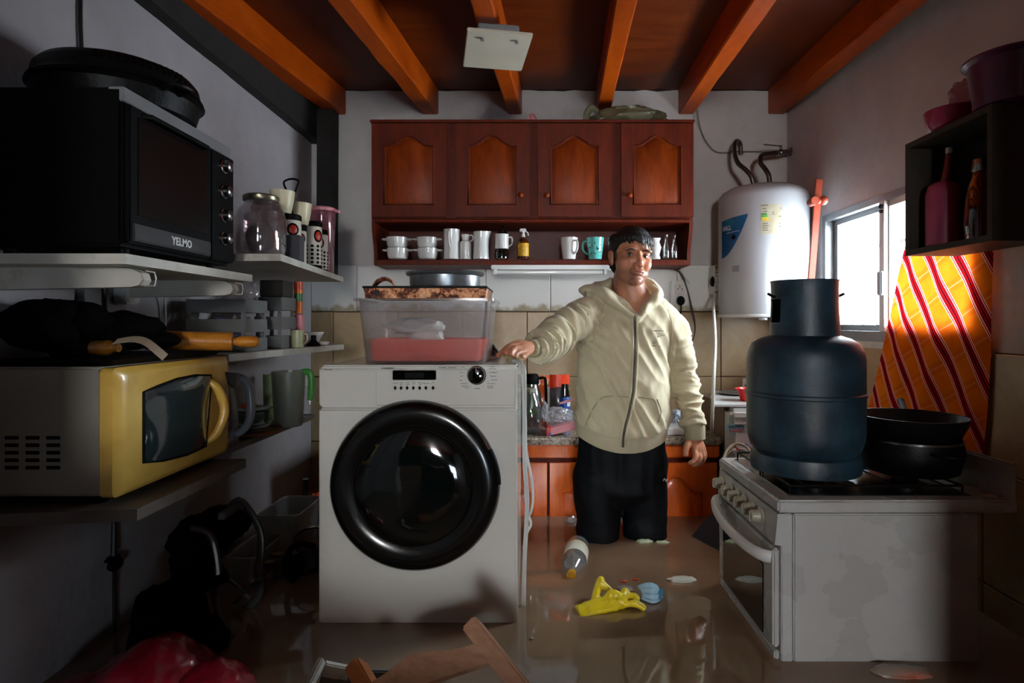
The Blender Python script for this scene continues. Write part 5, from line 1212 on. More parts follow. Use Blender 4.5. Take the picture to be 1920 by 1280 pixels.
# ================= right side: curtain, cubby =================
q = NM('plaid_curtain'); uvn = q.n('ShaderNodeUVMap'); uvn.uv_map = 'UVMap'; sp = q.n('ShaderNodeSeparateXYZ'); q.l(uvn.outputs[0], sp.inputs[0])
u_, v_s = sp.outputs[0], sp.outputs[1]
pr = q.math('FRACT', q.math('MULTIPLY', u_, 3.6))
def band(x, c, w): return q.math('LESS_THAN', q.math('ABSOLUTE', q.math('SUBTRACT', x, c)), w)
base = q.ramp(q.noise(q.coord(), 8, 4), [(.3, lin('#da5f10')), (.7, lin('#e6781a'))])
vv = q.math('FRACT', q.math('MULTIPLY', v_s, 5.0))
base = q.mix(q.math('MULTIPLY', band(vv, .5, .17), .22), base, lin('#c03a14'))
base = q.mix(q.math('MULTIPLY', band(vv, .5, .02), .15), base, lin('#f3d8b0'))
red, dark, whi = lin('#c01410'), lin('#4a0714'), lin('#f5e6dc')
base = q.mix(band(pr, .50, .19), base, red)
base = q.mix(band(pr, .50, .035), base, dark); base = q.mix(band(pr, .42, .016), base, dark); base = q.mix(band(pr, .58, .016), base, dark)
for c in (.30, .70, .36, .64): base = q.mix(band(pr, c, .009), base, whi)
df = q.n('ShaderNodeBsdfDiffuse'); tl = q.n('ShaderNodeBsdfTranslucent'); q.l(base, df.inputs[0]); q.l(base, tl.inputs[0])
mx = q.n('ShaderNodeMixShader'); mx.inputs[0].default_value = .16; q.l(df.outputs[0], mx.inputs[1]); q.l(tl.outputs[0], mx.inputs[2]); q.l(mx.outputs[0], q.out.inputs[0])
M['curtain'] = q.m
def curt(u, w_):
    # u: left(far) -> right(near); w_: top -> bottom, cloth swept sideways so it flares downwards
    yt, yb = 2.075-.34*u, 2.47-.66*u
    z = 1.93-(1.93-.93)*w_
    y = yt+(yb-yt)*w_
    fold = .004*math.sin(u*19+w_*1.2)+.005*math.sin(u*7+1.6*w_+1)+.004*noise.noise(V((u*8, w_*5, 1)))
    return V((1.389+fold*(.3+.8*w_)-.012*w_, y+.01*math.sin(w_*6), z))
b = MB(); b.uv = b.b.loops.layers.uv.new('UVMap')
nu, nv = 80, 60; g = [[b.b.verts.new(curt(i/nu, j/nv)) for j in range(nv+1)] for i in range(nu+1)]
for i in range(nu):
    for j in range(nv):
        f = b.b.faces.new((g[i][j], g[i+1][j], g[i+1][j+1], g[i][j+1]))
        for lp, (a, c) in zip(f.loops, ((i, j), (i+1, j), (i+1, j+1), (i, j+1))):
            p_ = lp.vert.co; lp[b.uv].uv = ((p_.y-.62*p_.z)/.128/3.6+2.0, (p_.z+.5*p_.y)/.6+2.0)
t = thing('plaid_curtain', 'orange and red striped curtain glowing in front of the window', 'curtain', (1.33, 2.0, 1.93))
part(t, 'cloth', b, M['curtain'], angle=180)
part(t, 'curtain_string', MB().tube([(1.39, 1.66, 1.935), (1.385, 1.85, 1.93), (1.39, 2.08, 1.935)], .003, 6), M['cable_w'])
# open box shelf
CBX0, CBX1, CY0, CY1, CZ0, CZ1 = 1.20, XR-.035, 1.535, 1.894, 1.585, 1.945
M['cubby'] = wood('dark_grey_wood', '#2b2824', '#413b34', .6, (3, 12, 3))
t = thing('box_shelf', 'dark wooden open box shelf fixed high on the right wall over the curtain', 'shelf', (1.3, 1.71, CZ0))
th = .018
for (a, nm) in (((CBX0, CY0, CZ0, CBX1, CY1, CZ0+th), 'bottom_board'), ((CBX0, CY0, CZ1-th, CBX1, CY1, CZ1), 'top_board'), ((CBX0, CY0, CZ0+th, CBX1, CY0+th, CZ1-th), 'side_board'), ((CBX0, CY1-th, CZ0+th, CBX1, CY1, CZ1-th), 'side_board'), ((CBX1-.010, CY0+th, CZ0+th, CBX1-.001, CY1-th, CZ1-th), 'back_board')):
    part(t, nm, MB().box(*a, .001), M['cubby'])
Zc = CZ0+th+.0005
c = V((1.268, 1.815, Zc))
t = thing('pink_bottle', 'large pink plastic bottle with a slim spout inside the box shelf', 'bottle', c)
part(t, 'body', MB().lathe([(.040, 0), (.047, .006), (.047, .165), (.040, .190), (.028, .200), (0, .202)], c, 36), P('dusty_pink', '#a8486c', .4, coat=.2))
part(t, 'spout', MB().tube([c+V((0, -.01, .20)), c+V((0, -.02, .24)), c+V((0, -.025, .285))], [.014, .011, .007], 12), P('spout_red', '#8a2f26', .4))
part(t, 'cap', MB().cyl(c+V((0, -.025, .283)), c+V((0, -.025, .300)), .009, n=14), M['white_plastic'])
c = V((1.285, 1.685, Zc))
M['cognac'] = glass('cognac_glass', '#c8701c', 1.4, .03, .2, '#a0500c')
t = thing('amber_bottle', 'round amber bottle glinting inside the box shelf', 'bottle', c)
part(t, 'body', MB().lathe([(.030, 0), (.038, .006), (.042, .05), (.038, .12), (.030, .165), (.022, .185), (.020, .20), (0, .205)], c, 32), M['cognac'])
part(t, 'cap', MB().lathe([(.022, .2), (.024, .205), (.020, .235), (0, .238)], c, 24), M['steel'])
solo('glass_flask', MB().lathe([(.025, 0), (.03, .005), (.03, .12), (.012, .15), (.012, .18), (0, .181)], V((1.318, 1.61, Zc)), 24), M['jarglass'], 'clear flask behind the amber bottle inside the box shelf', 'flask')
c = V((1.285, 1.80, CZ1+.0005))
solo('magenta_bowl', MB().lathe([(.042, 0), (.050, .004), (.066, .03), (.074, .075), (.070, .075), (.06, .03), (.04, .008), (0, .006)], c, 40), M['magenta'], 'small magenta plastic bowl on top of the box shelf', 'bowl')
solo('clear_bag', MB().ico(c+V((.045, -.02, .115)), (.06, .055, .048), 4, .2, 2, 6, ridge=.15), M['pinkglass'], 'crumpled pinkish clear bag lying over the magenta bowl', 'bag')
c = V((1.285, 1.575, CZ1+.0005))
solo('purple_basin', MB().lathe([(.075, 0), (.085, .005), (.10, .12), (.112, .128), (.112, .134), (.098, .132), (.08, .01), (0, .008)], c, 48), P('purple_plastic', '#4a1238', .35, coat=.2), 'big purple plastic basin on top of the box shelf at the right edge', 'basin')
# ================= worktop clutter =================
ZT = .8385
def WT_(px, Y): return Wz(px, ZT, Y)
c = WT_(997, 3.02)
t = thing('steel_thermos', 'steel thermos jug with a black lid and handle behind the washing machine', 'thermos', c)
part(t, 'body', MB().lathe([(.044, 0), (.048, .005), (.048, .17), (.036, .20), (.034, .22), (0, .221)], c, 32), M['steel'])
part(t, 'lid', MB().lathe([(.036, .218), (.038, .222), (.038, .255), (.030, .268), (0, .27)], c, 32), M['black'])
part(t, 'handle', MB().tube([c+V((.034, -.005, .245)), c+V((.062, -.005, .25)), c+V((.072, -.005, .23)), c+V((.074, -.005, .13)), c+V((.07, -.005, .10)), c+V((.047, -.005, .10))], .007, 8, sm=3), M['black'])
c = WT_(995, 2.84)
t = thing('round_glass_jar', 'big round glass jar with green leaves and red fruit on the worktop', 'jar', c)
part(t, 'body', MB().lathe([(.038, 0), (.046, .006), (.056, .05), (.056, .12), (.040, .165), (.026, .185), (.026, .20), (.023, .20), (.036, .165), (.052, .12), (.052, .05), (.04, .01), (0, .008)], c, 36), glass('jar_clear', '#eef2f0', 1.5, .04, .10, '#b8bcbc'))
part(t, 'lid', MB().cyl(c+V((0, 0, .198)), c+V((0, 0, .215)), .028, n=28), P('grey_lid', '#8f8a78', .4))
part(t, 'fruit', MB().ico(c+V((0, 0, .05)), (.042, .042, .032), 3, .2, 3, 3), P('dark_red_fruit', '#6a2020', .5)); part(t, 'leaves', MB().ico(c+V((.01, -.015, .10)), (.030, .026, .014), 3, .3, 3, 8), P('green_leaf', '#4f8a30', .5))
def packet(name, label, px0, px1, ptop, Y, th, m, parts=()):
    x0, x1 = (px0-CX)*Y/F, (px1-CX)*Y/F; z1 = CZ-(ptop-CY)*Y/F
    t = thing(name, label, 'packet', ((x0+x1)/2, Y, ZT)); n = 14
    def fn(u, v_, s): 
        e = math.sin(PI*min(max(u, 0), 1))**.6*math.sin(PI*min(1, v_*1.15+.12))**.5 if 0 < u < 1 else 0
        return V((x0+(x1-x0)*u, Y+s*th*(.1+e)+.004*noise.noise(V((u*5, v_*7, s))), ZT+(z1-ZT)*v_+.003*math.sin(u*14)*(v_ > .95)))
    b = MB(); rs = []
    for j in range(n+1):
        v_ = j/n; rs.append([fn(i/10, v_, -1) for i in range(11)]+[fn(i/10, v_, 1) for i in range(10, -1, -1)])
    b.rings(rs); part(t, 'pouch', b, m); return t
M['foil'] = P('foil_orange', '#f06a22', .25, var=.12, metal=.0, coat=.4)
t = packet('orange_packet', 'orange and white packet standing behind the steel thermos', 1006, 1030, 704, 3.10, .03, M['foil'])
part(t, 'white_edge', MB().box((1024-CX)*3.05/F, 3.060, ZT, (1030-CX)*3.05/F, 3.068, ZT+.20, .002), M['ceramic']); part(t, 'wavy_stripe', MB().tube([Wz(1008, .97, 3.062), Wz(1016, .975, 3.056), Wz(1025, .96, 3.06)], .004, 6, flat=.3), M['ceramic'])
t = packet('coffee_packet', 'silver packet with a bright orange-red top next to the blue bottle', 1031, 1068, 703, 3.06, .035, P('dull_foil', '#7d7a7c', .25, metal=.6, var=.3))
x0_, x1_ = (1031-CX)*3.01/F, (1068-CX)*3.01/F
part(t, 'orange_top', MB().sheet(lambda u, v_: V((x0_+(x1_-x0_)*u, 3.024-.016*math.sin(PI*u)**.6, 1.052+.052*v_-(.02*(1-u))*(1-v_))), 10, 3, .003), P('foil_red', '#f0441c', .3, coat=.4))
c = WT_(1059, 2.98)
t = thing('blue_bottle', 'small blue bottle with a black cap on the worktop beside the man', 'bottle', c)
part(t, 'body', MB().lathe([(.026, 0), (.028, .004), (.028, .15), (.025, .158), (0, .159)], c, 28), M['blue']); part(t, 'cap', MB().lathe([(.026, .156), (.025, .17), (.018, .215), (.017, .222), (0, .223)], c, 28), M['black_gloss'])
part(t, 'badge', MB().lathe([(.0284, .11), (.0286, .111), (.0286, .13), (.0284, .131)], c, 24, cap=False, a0=-1.2, a1=-.2), M['ceramic'])
M['clearbag'] = glass('clear_bag', '#f6f6f8', 1.5, .12, .62, '#e6e4e8')
solo('crumpled_bag', MB().ico(Wz(1046, .915, 2.86), (.082, .05, .045), 5, .25, 1.6, 3, flat=.86, ridge=.10), M['clearbag'], 'crumpled clear plastic bag on the worktop left of the man', 'bag')
solo('small_clear_bag', MB().ico(Wz(1022, .945, 2.80), (.015, .018, .045), 4, .2, 2, 13, ridge=.3), M['clearbag'], 'small clear bag squeezed against the round glass jar', 'bag')
t = thing('pink_box', 'long pink box with red and blue end on the worktop edge', 'box', Wz(1052, .85, 2.80))
R_ = Euler((0, -.22, .1)).to_matrix()
part(t, 'carton', MB().obox(Wz(1055, .872, 2.79), (.13, .06, .034), R_, .003), M['pink']); part(t, 'red_end', MB().obox(Wz(1055, .872, 2.79)-R_ @ V((.071, 0, -.002)), (.020, .062, .048), R_ @ Euler((0, .3, 0)).to_matrix(), .003), M['red'])
part(t, 'blue_corner', MB().obox(Wz(1031, .846, 2.755), (.010, .012, .018), None, .002), M['blue'])
solo('pink_strip', MB().obox(Wz(1062, .978, 2.93), (.075, .02, .010), (0, -.28, 0), .002), M['pink'], 'narrow pink strip leaning in front of the blue bottle', 'strip')
solo('snack_bag', MB().ico(Wz(1266, .885, 2.92), (.045, .035, .055), 4, .15, 2, 5, flat=.845, ridge=.15), P('grey_yellow_bag', '#8d929c', .3, var=.15, dirt='#e0b92a', dirt_amt=.42), 'grey and yellow snack bag on the worktop behind the man\'s hip', 'bag')
solo('white_tray', MB().box((1246-CX)*2.8/F, 2.76, ZT+.0005, (1284-CX)*2.8/F, 2.90, ZT+.038, .006), M['ceramic'], 'white plastic food tray on the worktop behind the man\'s arm', 'tray')
# ================= debris on the water =================
def onw(px, Y, dz=0.0): return Wz(px, WZ+dz, Y)
a, b2 = onw(1071, 2.075, .008), onw(1084, 2.34, .012)
d = (b2-a).normalized(); Rb = d.to_track_quat('Z', 'X').to_matrix()
t = thing('floating_bottle', 'clear plastic drink bottle with a yellow cap floating in front of the man', 'bottle', (a+b2)/2)
L = (b2-a).length
M['pet'] = glass('pet_clear', '#f6f8f8', 1.2, .08, .32, '#e4e8ea')
part(t, 'body', MB().lathe([(.013, .012), (.013, .022), (.030, .055), (.043, .085), (.045, .11), (.043, .12), (.045, .13), (.045, L-.05), (.042, L-.04), (.045, L-.03), (.044, L-.01), (.034, L), (0, L-.006)], a, 40, Rb), M['pet'])
part(t, 'label', MB().lathe([(.0455, .125), (.0462, .127), (.0462, L-.058), (.0455, L-.056)], a, 40, Rb, cap=False), P('bottle_label', '#d9dcc9', .5, var=.1, dirt='#e0b81a', dirt_amt=.46))
part(t, 'cap', MB().lathe([(.013, -.006), (.0165, -.003), (.0165, .014), (.014, .017), (0, .017)], a, 24, Rb), P('gold_cap', '#c9921e', .35))
# rubber glove
t = thing('rubber_glove', 'yellow rubber glove floating between the bottle and the blue mask', 'glove', onw(1145, 1.87))
g0 = onw(1150, 1.86)
b = MB()
b.tube([g0+V((-.115, -.03, -.006)), g0+V((-.06, -.015, .006)), g0+V((.0, 0, .012)), g0+V((.035, .008, .010))], [.034, .036, .036, .026], 16, flat=.55)
for pts, r in ((((.02, .03, .014), (-.01, .045, .035), (-.035, .055, .055), (-.045, .058, .052)), .011), (((.02, .015, .014), (.04, .03, .034), (.045, .03, .030), (.03, .0, .030)), .013),
               (((.03, .01, .012), (.06, .02, .022), (.075, .012, .024), (.072, -.005, .018)), .012), (((.03, -.01, .010), (.06, -.015, .018), (.085, -.02, .012), (.095, -.028, .004)), .011), (((-.06, .01, .008), (-.045, .045, .035), (-.032, .07, .055), (-.028, .075, .045)), .013), (((-.03, -.005, .02), (-.005, .005, .038), (.015, .005, .035), (.018, -.01, .018)), .013)):
    b.tube([g0+V(p) for p in pts], [r, r*1.05, r, r*.8], 12)
gm = fuse(b, .0035, 3); 
for v in gm.vertices: v.co += V((0, 0, .003*noise.noise(v.co*60)))
part(t, 'glove', gm, M['yellow'])
M['maskblue'] = P('mask_blue', '#9fc4d6', .6, var=.08)
t = thing('face_mask', 'pale blue surgical face mask floating next to the yellow glove', 'mask', onw(1219, 1.93))
p = onw(1219, 1.93)
part(t, 'mask', MB().sheet(lambda u, v_: p+V(((u-.5)*.068+.006*math.sin(v_*4), (v_-.5)*.05-.03*math.sin(PI*u), .004+.045*v_*math.sin(PI*(.15+.7*u))+.003*math.sin(v_*22))), 18, 14, .002), M['maskblue'])
part(t, 'side_fold', MB().bar(p+V((.022, -.035, .006)), p+V((.034, -.02, .034)), .016, .004, .001), P('mask_edge', '#3f7a98', .5))
def blob_w(name, label, px, Y, r, m, cat, seed=1, dz=.002, ridge=.25):
    return solo(name, MB().ico(onw(px, Y, dz), r, 3, .3, 2.5, seed, ridge=ridge), m, label, cat)
M['foamw'] = P('wet_white', '#c9c9bd', .5, bump=.002, bs=50)
blob_w('foam_piece', 'long scrap of white foam floating right of the blue mask', 1280, 2.05, (.050, .02, .012), M['foamw'], 'foam', 3)
M['lettuce'] = P('pale_green_scrap', '#b9c3a0', .5, bump=.002)
blob_w('lettuce_scrap', 'pale green scrap floating by the man\'s legs, the larger left one', 1208, 2.41, (.036, .018, .012), M['lettuce'], 'scrap', 5)
blob_w('lettuce_scrap', 'thin pale green scrap floating by the man\'s legs, the right one', 1242, 2.40, (.028, .008, .008), M['lettuce'], 'scrap', 6)
blob_w('orange_peel', 'tiny orange peel floating above the glove, the left piece', 1170, 2.04, (.012, .006, .003), M['orange'], 'peel', 7, ridge=.1)
blob_w('orange_peel', 'tiny bright orange peel floating above the glove, the right piece', 1192, 2.055, (.012, .005, .003), M['orange'], 'peel', 8, ridge=.1)
blob_w('grey_scrap', 'greyish wet scrap floating between the bottle and the mask', 1172, 1.985, (.026, .018, .006), P('grey_scrap', '#8d807c', .3), 'scrap', 9)
blob_w('white_crumb', 'tiny white crumb on the water right of the washing machine', 996, 1.67, (.005, .004, .003), M['foamw'], 'crumb', 10)
blob_w('clear_wrapper', 'crumpled clear wrapper floating left of the man\'s legs', 1072, 2.66, (.028, .02, .022), M['clearbag'], 'wrapper', 11)
blob_w('clear_wrapper', 'small clear wrapper floating between the man\'s legs', 1160, 2.70, (.016, .014, .018), M['clearbag'], 'wrapper', 12)
blob_w('white_crumb', 'small pale crumb on the water at the man\'s right knee', 1127, 2.42, (.010, .006, .004), M['maskblue'], 'crumb', 13)
solo('dark_garment', MB().rings([[onw(1296+20, 2.50, -.02), onw(1350, 2.40, -.02), onw(1372, 2.28, -.02), onw(1372, 2.55, -.02)], [onw(1297, 2.47, .002), onw(1345, 2.33, .002), onw(1376, 2.20, .004), onw(1376, 2.55, .004)], [onw(1330, 2.53, .075), onw(1346, 2.50, .080), onw(1366, 2.40, .07), onw(1366, 2.56, .07)]]), P('slate_cloth', '#23222a', .7, bump=.003), 'dark grey folded cloth floating against the corner of the stove', 'cloth')
blob_w('snack_wrapper', 'orange and white food wrapper floating below the stove at the bottom edge', 1690, 1.51, (.075, .03, .012), P('wrapper_mix', '#a8998a', .35, var=.3, dirt='#c0401a', dirt_amt=.48), 'wrapper', 14, ridge=.08)
# ================= wooden chair floating in front =================
M['pine'] = wood('pine', '#9a6c50', '#c79c7e', .5, (5, 5, 16)); M['pine_o'] = wood('pine_dark', '#8a4a1c', '#a8663a', .45, (5, 5, 16))
A1, A2 = W(885, 1172, 1.30), W(1012, 1335, 1.13)
B1, B2 = W(667, 1247, 1.33), W(752, 1378, 1.16)
t = thing('wooden_chair', 'pine wooden chair floating tilted in the foreground, its curved back rail uppermost', 'chair', (-.22, 1.15, .30))
dA = (A2-A1).normalized()
side = (A1-B1); side = (side-dA*side.dot(dA)).normalized()
for P1, ln in ((A1, .62), (B1, .62)):
    part(t, 'back_post', MB().bar(P1, P1+dA*ln, .036, .052, .004, up=side.cross(dA)), M['pine_o'] if P1 is B1 else M['pine'])
nrm = side.cross(dA).normalized()
w_ = (A1-B1).dot(side); mid = (A1+B1)/2
n = 30; rs = []
s0 = B1+side*.012; 
def railpt(u, e):   # u along, e: 0 lower edge, 1 upper edge
    base = B1.lerp(A1, u)+dA*.075
    bump_ = .030*math.exp(-((u-.45)/.24)**2)
    return base+(-dA)*(( -.03) if e == 0 else (.014+bump_+.01*u))
top = [railpt(i/n, 1) for i in range(n+1)]; bot = [railpt(i/n, 0) for i in range(n+1)]
b = MB(); b.rings([[p+nrm*-.009, q_+nrm*-.009, q_+nrm*.009, p+nrm*.009] for p, q_ in zip(top, bot)]); part(t, 'crest_rail', b, M['pine'])
for k_ in (.22, .34): part(t, 'cross_rail', MB().bar(B1+dA*k_, A1+dA*k_, .02, .045, .003, up=dA), M['pine'])
mC = (A1+B1)/2+dA*.42
part(t, 'seat', MB().bar(mC-side*w_/2+nrm*.16, mC+side*w_/2+nrm*.16, .34, .025, .004, up=dA), M['pine'])
for P1 in (A1, B1): part(t, 'front_leg', MB().bar(P1+dA*.25+nrm*.30, P1+dA*.66+nrm*.30, .034, .034, .003), M['pine'])
t = thing('white_crate', 'corner of a white plastic crate poking out of the water by the wooden chair', 'crate', onw(592, 1.44))
part(t, 'post', MB().bar(W(604, 1236, 1.36), W(572, 1300, 1.30), .016, .022, .003), M['shelf_w'])
part(t, 'edge', MB().bar(W(604, 1252, 1.37), W(655, 1262, 1.40), .02, .03, .003), M['shelf_w'])
part(t, 'panel', MB().bar(W(600, 1275, 1.37), W(760, 1275, 1.45), .012, .05, .003), P('crate_panel', '#6b6c66', .5))
# ================= the man =================
YM = 2.5
def Wm(px, py, dy=0.0): return W(px, py, YM+dy)
root = thing('person', 'dark-haired man in a beige zip hoodie and black trousers standing in the flood water', 'person', V((.40, 2.5, 0)))
q = NM('skin'); v = q.coord(); at = q.n('ShaderNodeVertexColor'); at.layer_name = 'Col'
f = q.noise(v, 30, 4, .6)
q.set(Base_Color=q.mix(q.math('MULTIPLY', f, .25), at.outputs[0], lin('#8d4f38')), Roughness=.42, Subsurface_Weight=.12, Subsurface_Scale=.01); q.p.inputs['Subsurface Radius'].default_value = (1, .35, .2)
q.bump(q.noise(v, 220, 3), .0006, .5); M['skin'] = q.m
q = NM('hoodie_fleece'); v = q.coord(); f = q.noise(v, 5, 5, .6)
base = q.ramp(f, [(.3, lin('#b8ad8e')), (.7, lin('#cdc3a2'))])
base = q.mix(q.ramp(q.noise(v, 3.3, 2, .5), [(.70, (0, 0, 0)), (.76, (.35, .35, .35))]), base, lin('#8d8462'))
q.set(Base_Color=base, Roughness=.9, Sheen_Weight=.25); q.bump(q.noise(v, 500, 2), .0008, .5); M['hoodie'] = q.m
M['hood_dark'] = P('rib_knit', '#a09a7c', .9, bump=.001, bs=300)
M['trousers'] = P('black_tracksuit', '#090c10', .6, var=.2, vs=6, bump=.003, bs=14, Specular_IOR_Level=.15)
M['hair'] = P('black_hair', '#0a0807', .62, var=.4, vs=60, bump=.002, bs=180)
M['eyew'] = P('eye_white', '#b8aca2', .15, var=.05); M['iris'] = P('iris_dark', '#120a07', .06)
# ---- head frame: x right, y away from camera, z up
HC = Wm(1184, 484)
HM = Matrix.Translation(HC) @ Euler((math.radians(-2), math.radians(5), math.radians(10))).to_matrix().to_4x4() @ Matrix.Diagonal((1.10, 1.06, 1.05, 1))
HR = HM.to_3x3(); HI = HM.inverted()
def H(x, y, z): return HM @ V((x, y, z))
b = MB()
def hs(x, y, z, r, seg=20): b.sphere(H(x, y, z), r, seg, HR)
hs(0, .018, .035, (.074, .094, .083), 32); hs(0, -.018, -.018, (.066, .068, .082), 28); hs(0, -.018, -.062, (.064, .060, .050), 28)
hs(0, -.062, -.098, (.026, .022, .020)); hs(0, -.03, -.085, (.046, .045, .034)); hs(0, .01, -.09, (.05, .05, .035))
for s in (-1, 1):
    hs(s*.036, -.054, -.030, (.027, .025, .030)); hs(s*.030, -.074, .021, (.026, .012, .009)); hs(s*.011, -.092, -.040, (.0085, .010, .0075), 14)
    # ears
    hs(s*.076, .012, -.004, (.009, .017, .028), 16); hs(s*.081, .022, .008, (.008, .012, .020), 14); hs(s*.075, .008, -.028, (.007, .009, .010), 12)
b.tube([H(0, -.078, .018), H(0, -.086, .004), H(0, -.096, -.016), H(0, -.104, -.032), H(0, -.098, -.040)], [.009, .0085, .0105, .0125, .010], 14)
hs(0, -.080, -.062, (.030, .014, .016)); 
# neck and trunk
b.tube([H(0, .015, -.06), H(0, .015, -.10), Wm(1186, 560, .02), Wm(1186, 590, .03), Wm(1182, 640, .02)], [.062, .066, .076, .108, .12], 24, sm=3)
b.tube([Wm(1180, 590, .02), Wm(1175, 640, .01), Wm(1170, 700), Wm(1165, 770), Wm(1165, 830), Wm(1165, 870)], [.13, .155, .15, .15, .14, .12], 24, flat=.75, up=(0, 1, 0))
for x, yy in ((1122, -.01), (1208, .01)):
    b.tube([Wm(x+6, 860), Wm(x+2, 930, yy), Wm(x, 1000, yy), V((Wm(x, 1000).x, YM+yy+.01, .25)), V((Wm(x, 1000).x, YM+yy+.02, .07))], [.080, .074, .058, .050, .040], 18)
    b.sphere(V((Wm(x, 1000).x, YM+yy-.05, .04)), (.048, .125, .04), 18)
# right arm (image left) resting on the washer
arR = [(Wm(1112, 590, -.01), .052), (Wm(1085, 606, -.06), .050), (Wm(1056, 626, -.12), .044), (W(1025, 645, 2.27), .038), (W(1000, 653, 2.185), .028), (W(988, 652, 2.15), .027)]
b.tube([p for p, r in arR], [r for p, r in arR], 16, sm=2)
arL = [(Wm(1252, 600), .052), (Wm(1272, 650, .01), .050), (Wm(1283, 705, .01), .045), (Wm(1294, 760, -.03), .036), (Wm(1303, 812, -.06), .027), (Wm(1303, 822, -.06), .027)]
b.tube([p for p, r in arL], [r for p, r in arL], 16, sm=2)
def finger(pts, rs): b.tube(pts, rs, 12, sm=3)
# right hand lying over the washer corner
wr = W(990, 652, 2.155); ZT_ = 1.2425
def w2(px, py, Y): return W(px, py, Y)
palm = [(w2(966, 644, 2.07)), (w2(970, 648, 2.04)), (w2(976, 653, 2.02)), (w2(981, 659, 2.01))]
for k_ in palm: b.tube([wr, wr.lerp(k_, .5)+V((0, 0, .006)), k_], [.024, .018, .0125], 12, sm=2)
finger([palm[0], w2(953, 650, 2.02), w2(942, 659, 1.99), w2(932, 668, 1.97)], [.0115, .0105, .0098, .0085])
finger([palm[1], w2(958, 650, 1.98), w2(950, 657, 1.95), w2(946, 664, 1.94)], [.0115, .0105, .0098, .0085])
finger([palm[2], w2(966, 653, 1.97), w2(959, 659, 1.94), w2(957, 667, 1.93)], [.0115, .0105, .0098, .0085])
finger([palm[3], w2(975, 660, 1.97), w2(968, 664, 1.95), w2(966, 671, 1.94)], [.0105, .0095, .0088, .0078])
finger([wr+V((.004, -.01, -.008)), w2(988, 661, 2.08), w2(983, 667, 2.03), w2(979, 672, 2.00)], [.018, .014, .0118, .0095])
# left hand hanging
wl = Wm(1303, 820, -.06)
kn = [Wm(1302, 844, -.090), Wm(1309, 848, -.082), Wm(1315, 847, -.070), Wm(1319, 842, -.055)]
for k_ in kn: b.tube([wl, wl.lerp(k_, .55)+V((0, -.002, 0)), k_], [.024, .018, .0125], 12, sm=2)
finger([kn[0], Wm(1304, 857, -.108), Wm(1298, 866, -.112), Wm(1291, 867, -.104)], [.0118, .0108, .010, .0085])
finger([kn[1], Wm(1312, 861, -.096), Wm(1306, 870, -.094), Wm(1298, 872, -.084)], [.0118, .011, .0102, .0088])
finger([kn[2], Wm(1319, 859, -.078), Wm(1314, 868, -.074), Wm(1307, 871, -.066)], [.0115, .0105, .0098, .0085])
finger([kn[3], Wm(1322, 853, -.058), Wm(1319, 862, -.054), Wm(1313, 866, -.048)], [.0108, .0098, .009, .0078])
finger([Wm(1297, 827, -.07), Wm(1290, 833, -.095), Wm(1286, 843, -.108), Wm(1286, 855, -.112)], [.018, .0142, .0120, .0095])
body = fuse(b, .0036, 3)
# sculpt the face
def g(p, c, s): 
    d = V(((p.x-c[0])/s[0], (p.y-c[1])/s[1], (p.z-c[2])/s[2])); return math.exp(-d.length_squared)
col = body.color_attributes.new('Col', 'FLOAT_COLOR', 'POINT')
skin = V(lin('#c58868')); lip = V(lin('#9a5248')); stub = V(lin('#5e4236')); redn = V(lin('#b06048')); cols = []
for v_ in body.vertices:
    c_ = skin.copy(); p = HI @ v_.co
    if p.length < .17:
        d = V((0, 0, 0))
        if p.y < .0:
            for s in (-1, 1):
                e = g(p, (s*.031, -.078, .001), (.018, .03, .011)); d.y += .0115*e
                e = g(p, (s*.031, -.078, -.017), (.016, .03, .006)); d.y -= .0012*e
                e = g(p, (s*.030, -.085, .0175), (.021, .03, .006)); d.y -= .002*e
                d.y += .005*g(p, (s*.0065, -.10, -.046), (.0035, .02, .003))
                d.y += .0035*g(p, (s*.024, -.085, -.048), (.006, .03, .016))
            up = g(p, (0, -.09, -.0640), (.020, .03, .0050)); dn = g(p, (0, -.088, -.0765), (.018, .03, .0058)); ml = g(p, (0, -.09, -.0700), (.025, .03, .0022))
            d.y += -.0050*up-.0062*dn+.0050*ml
            d.y += .0018*g(p, (0, -.09, -.055), (.004, .03, .006))
            d.y += .0035*g(p, (0, -.085, -.087), (.020, .03, .005))
            k_ = min(1, max(0, (up+dn)*1.2-.25)); c_ = c_.lerp(lip, k_)
            st = max(0, min(1, (-.048-p.z)/.02))*(1-k_)*.62; st *= min(1, max(0, (p.z+.150)/.045)); st = max(st, .7*g(p, (0, -.09, -.054), (.026, .03, .0065))*(1-k_)); c_ = c_.lerp(stub, st)
            c_ = c_.lerp(redn, .5*(g(p, (.04, -.06, -.025), (.02, .03, .018))+g(p, (-.04, -.06, -.025), (.02, .03, .018))+g(p, (0, -.1, -.034), (.014, .03, .012))))
            c_ = c_.lerp(V(lin('#6d4534')), .55*(g(p, (.031, -.08, .004), (.019, .03, .010))+g(p, (-.031, -.08, .004), (.019, .03, .010))))
        elif p.z < -.03 and p.z > -.12: c_ = c_.lerp(stub, .3*min(1, (p.z+.12)/.035))
        v_.co = v_.co+HR @ d
    cols.extend((*c_, 1))
    if v_.co.z < .92 and v_.co.x > .5: pass
col.data.foreach_set('color', cols)
hb_ = bvh_of(body)
bp = part(root, 'body', body, M['skin'])
bp['label'] = 'skin of the face and hands'
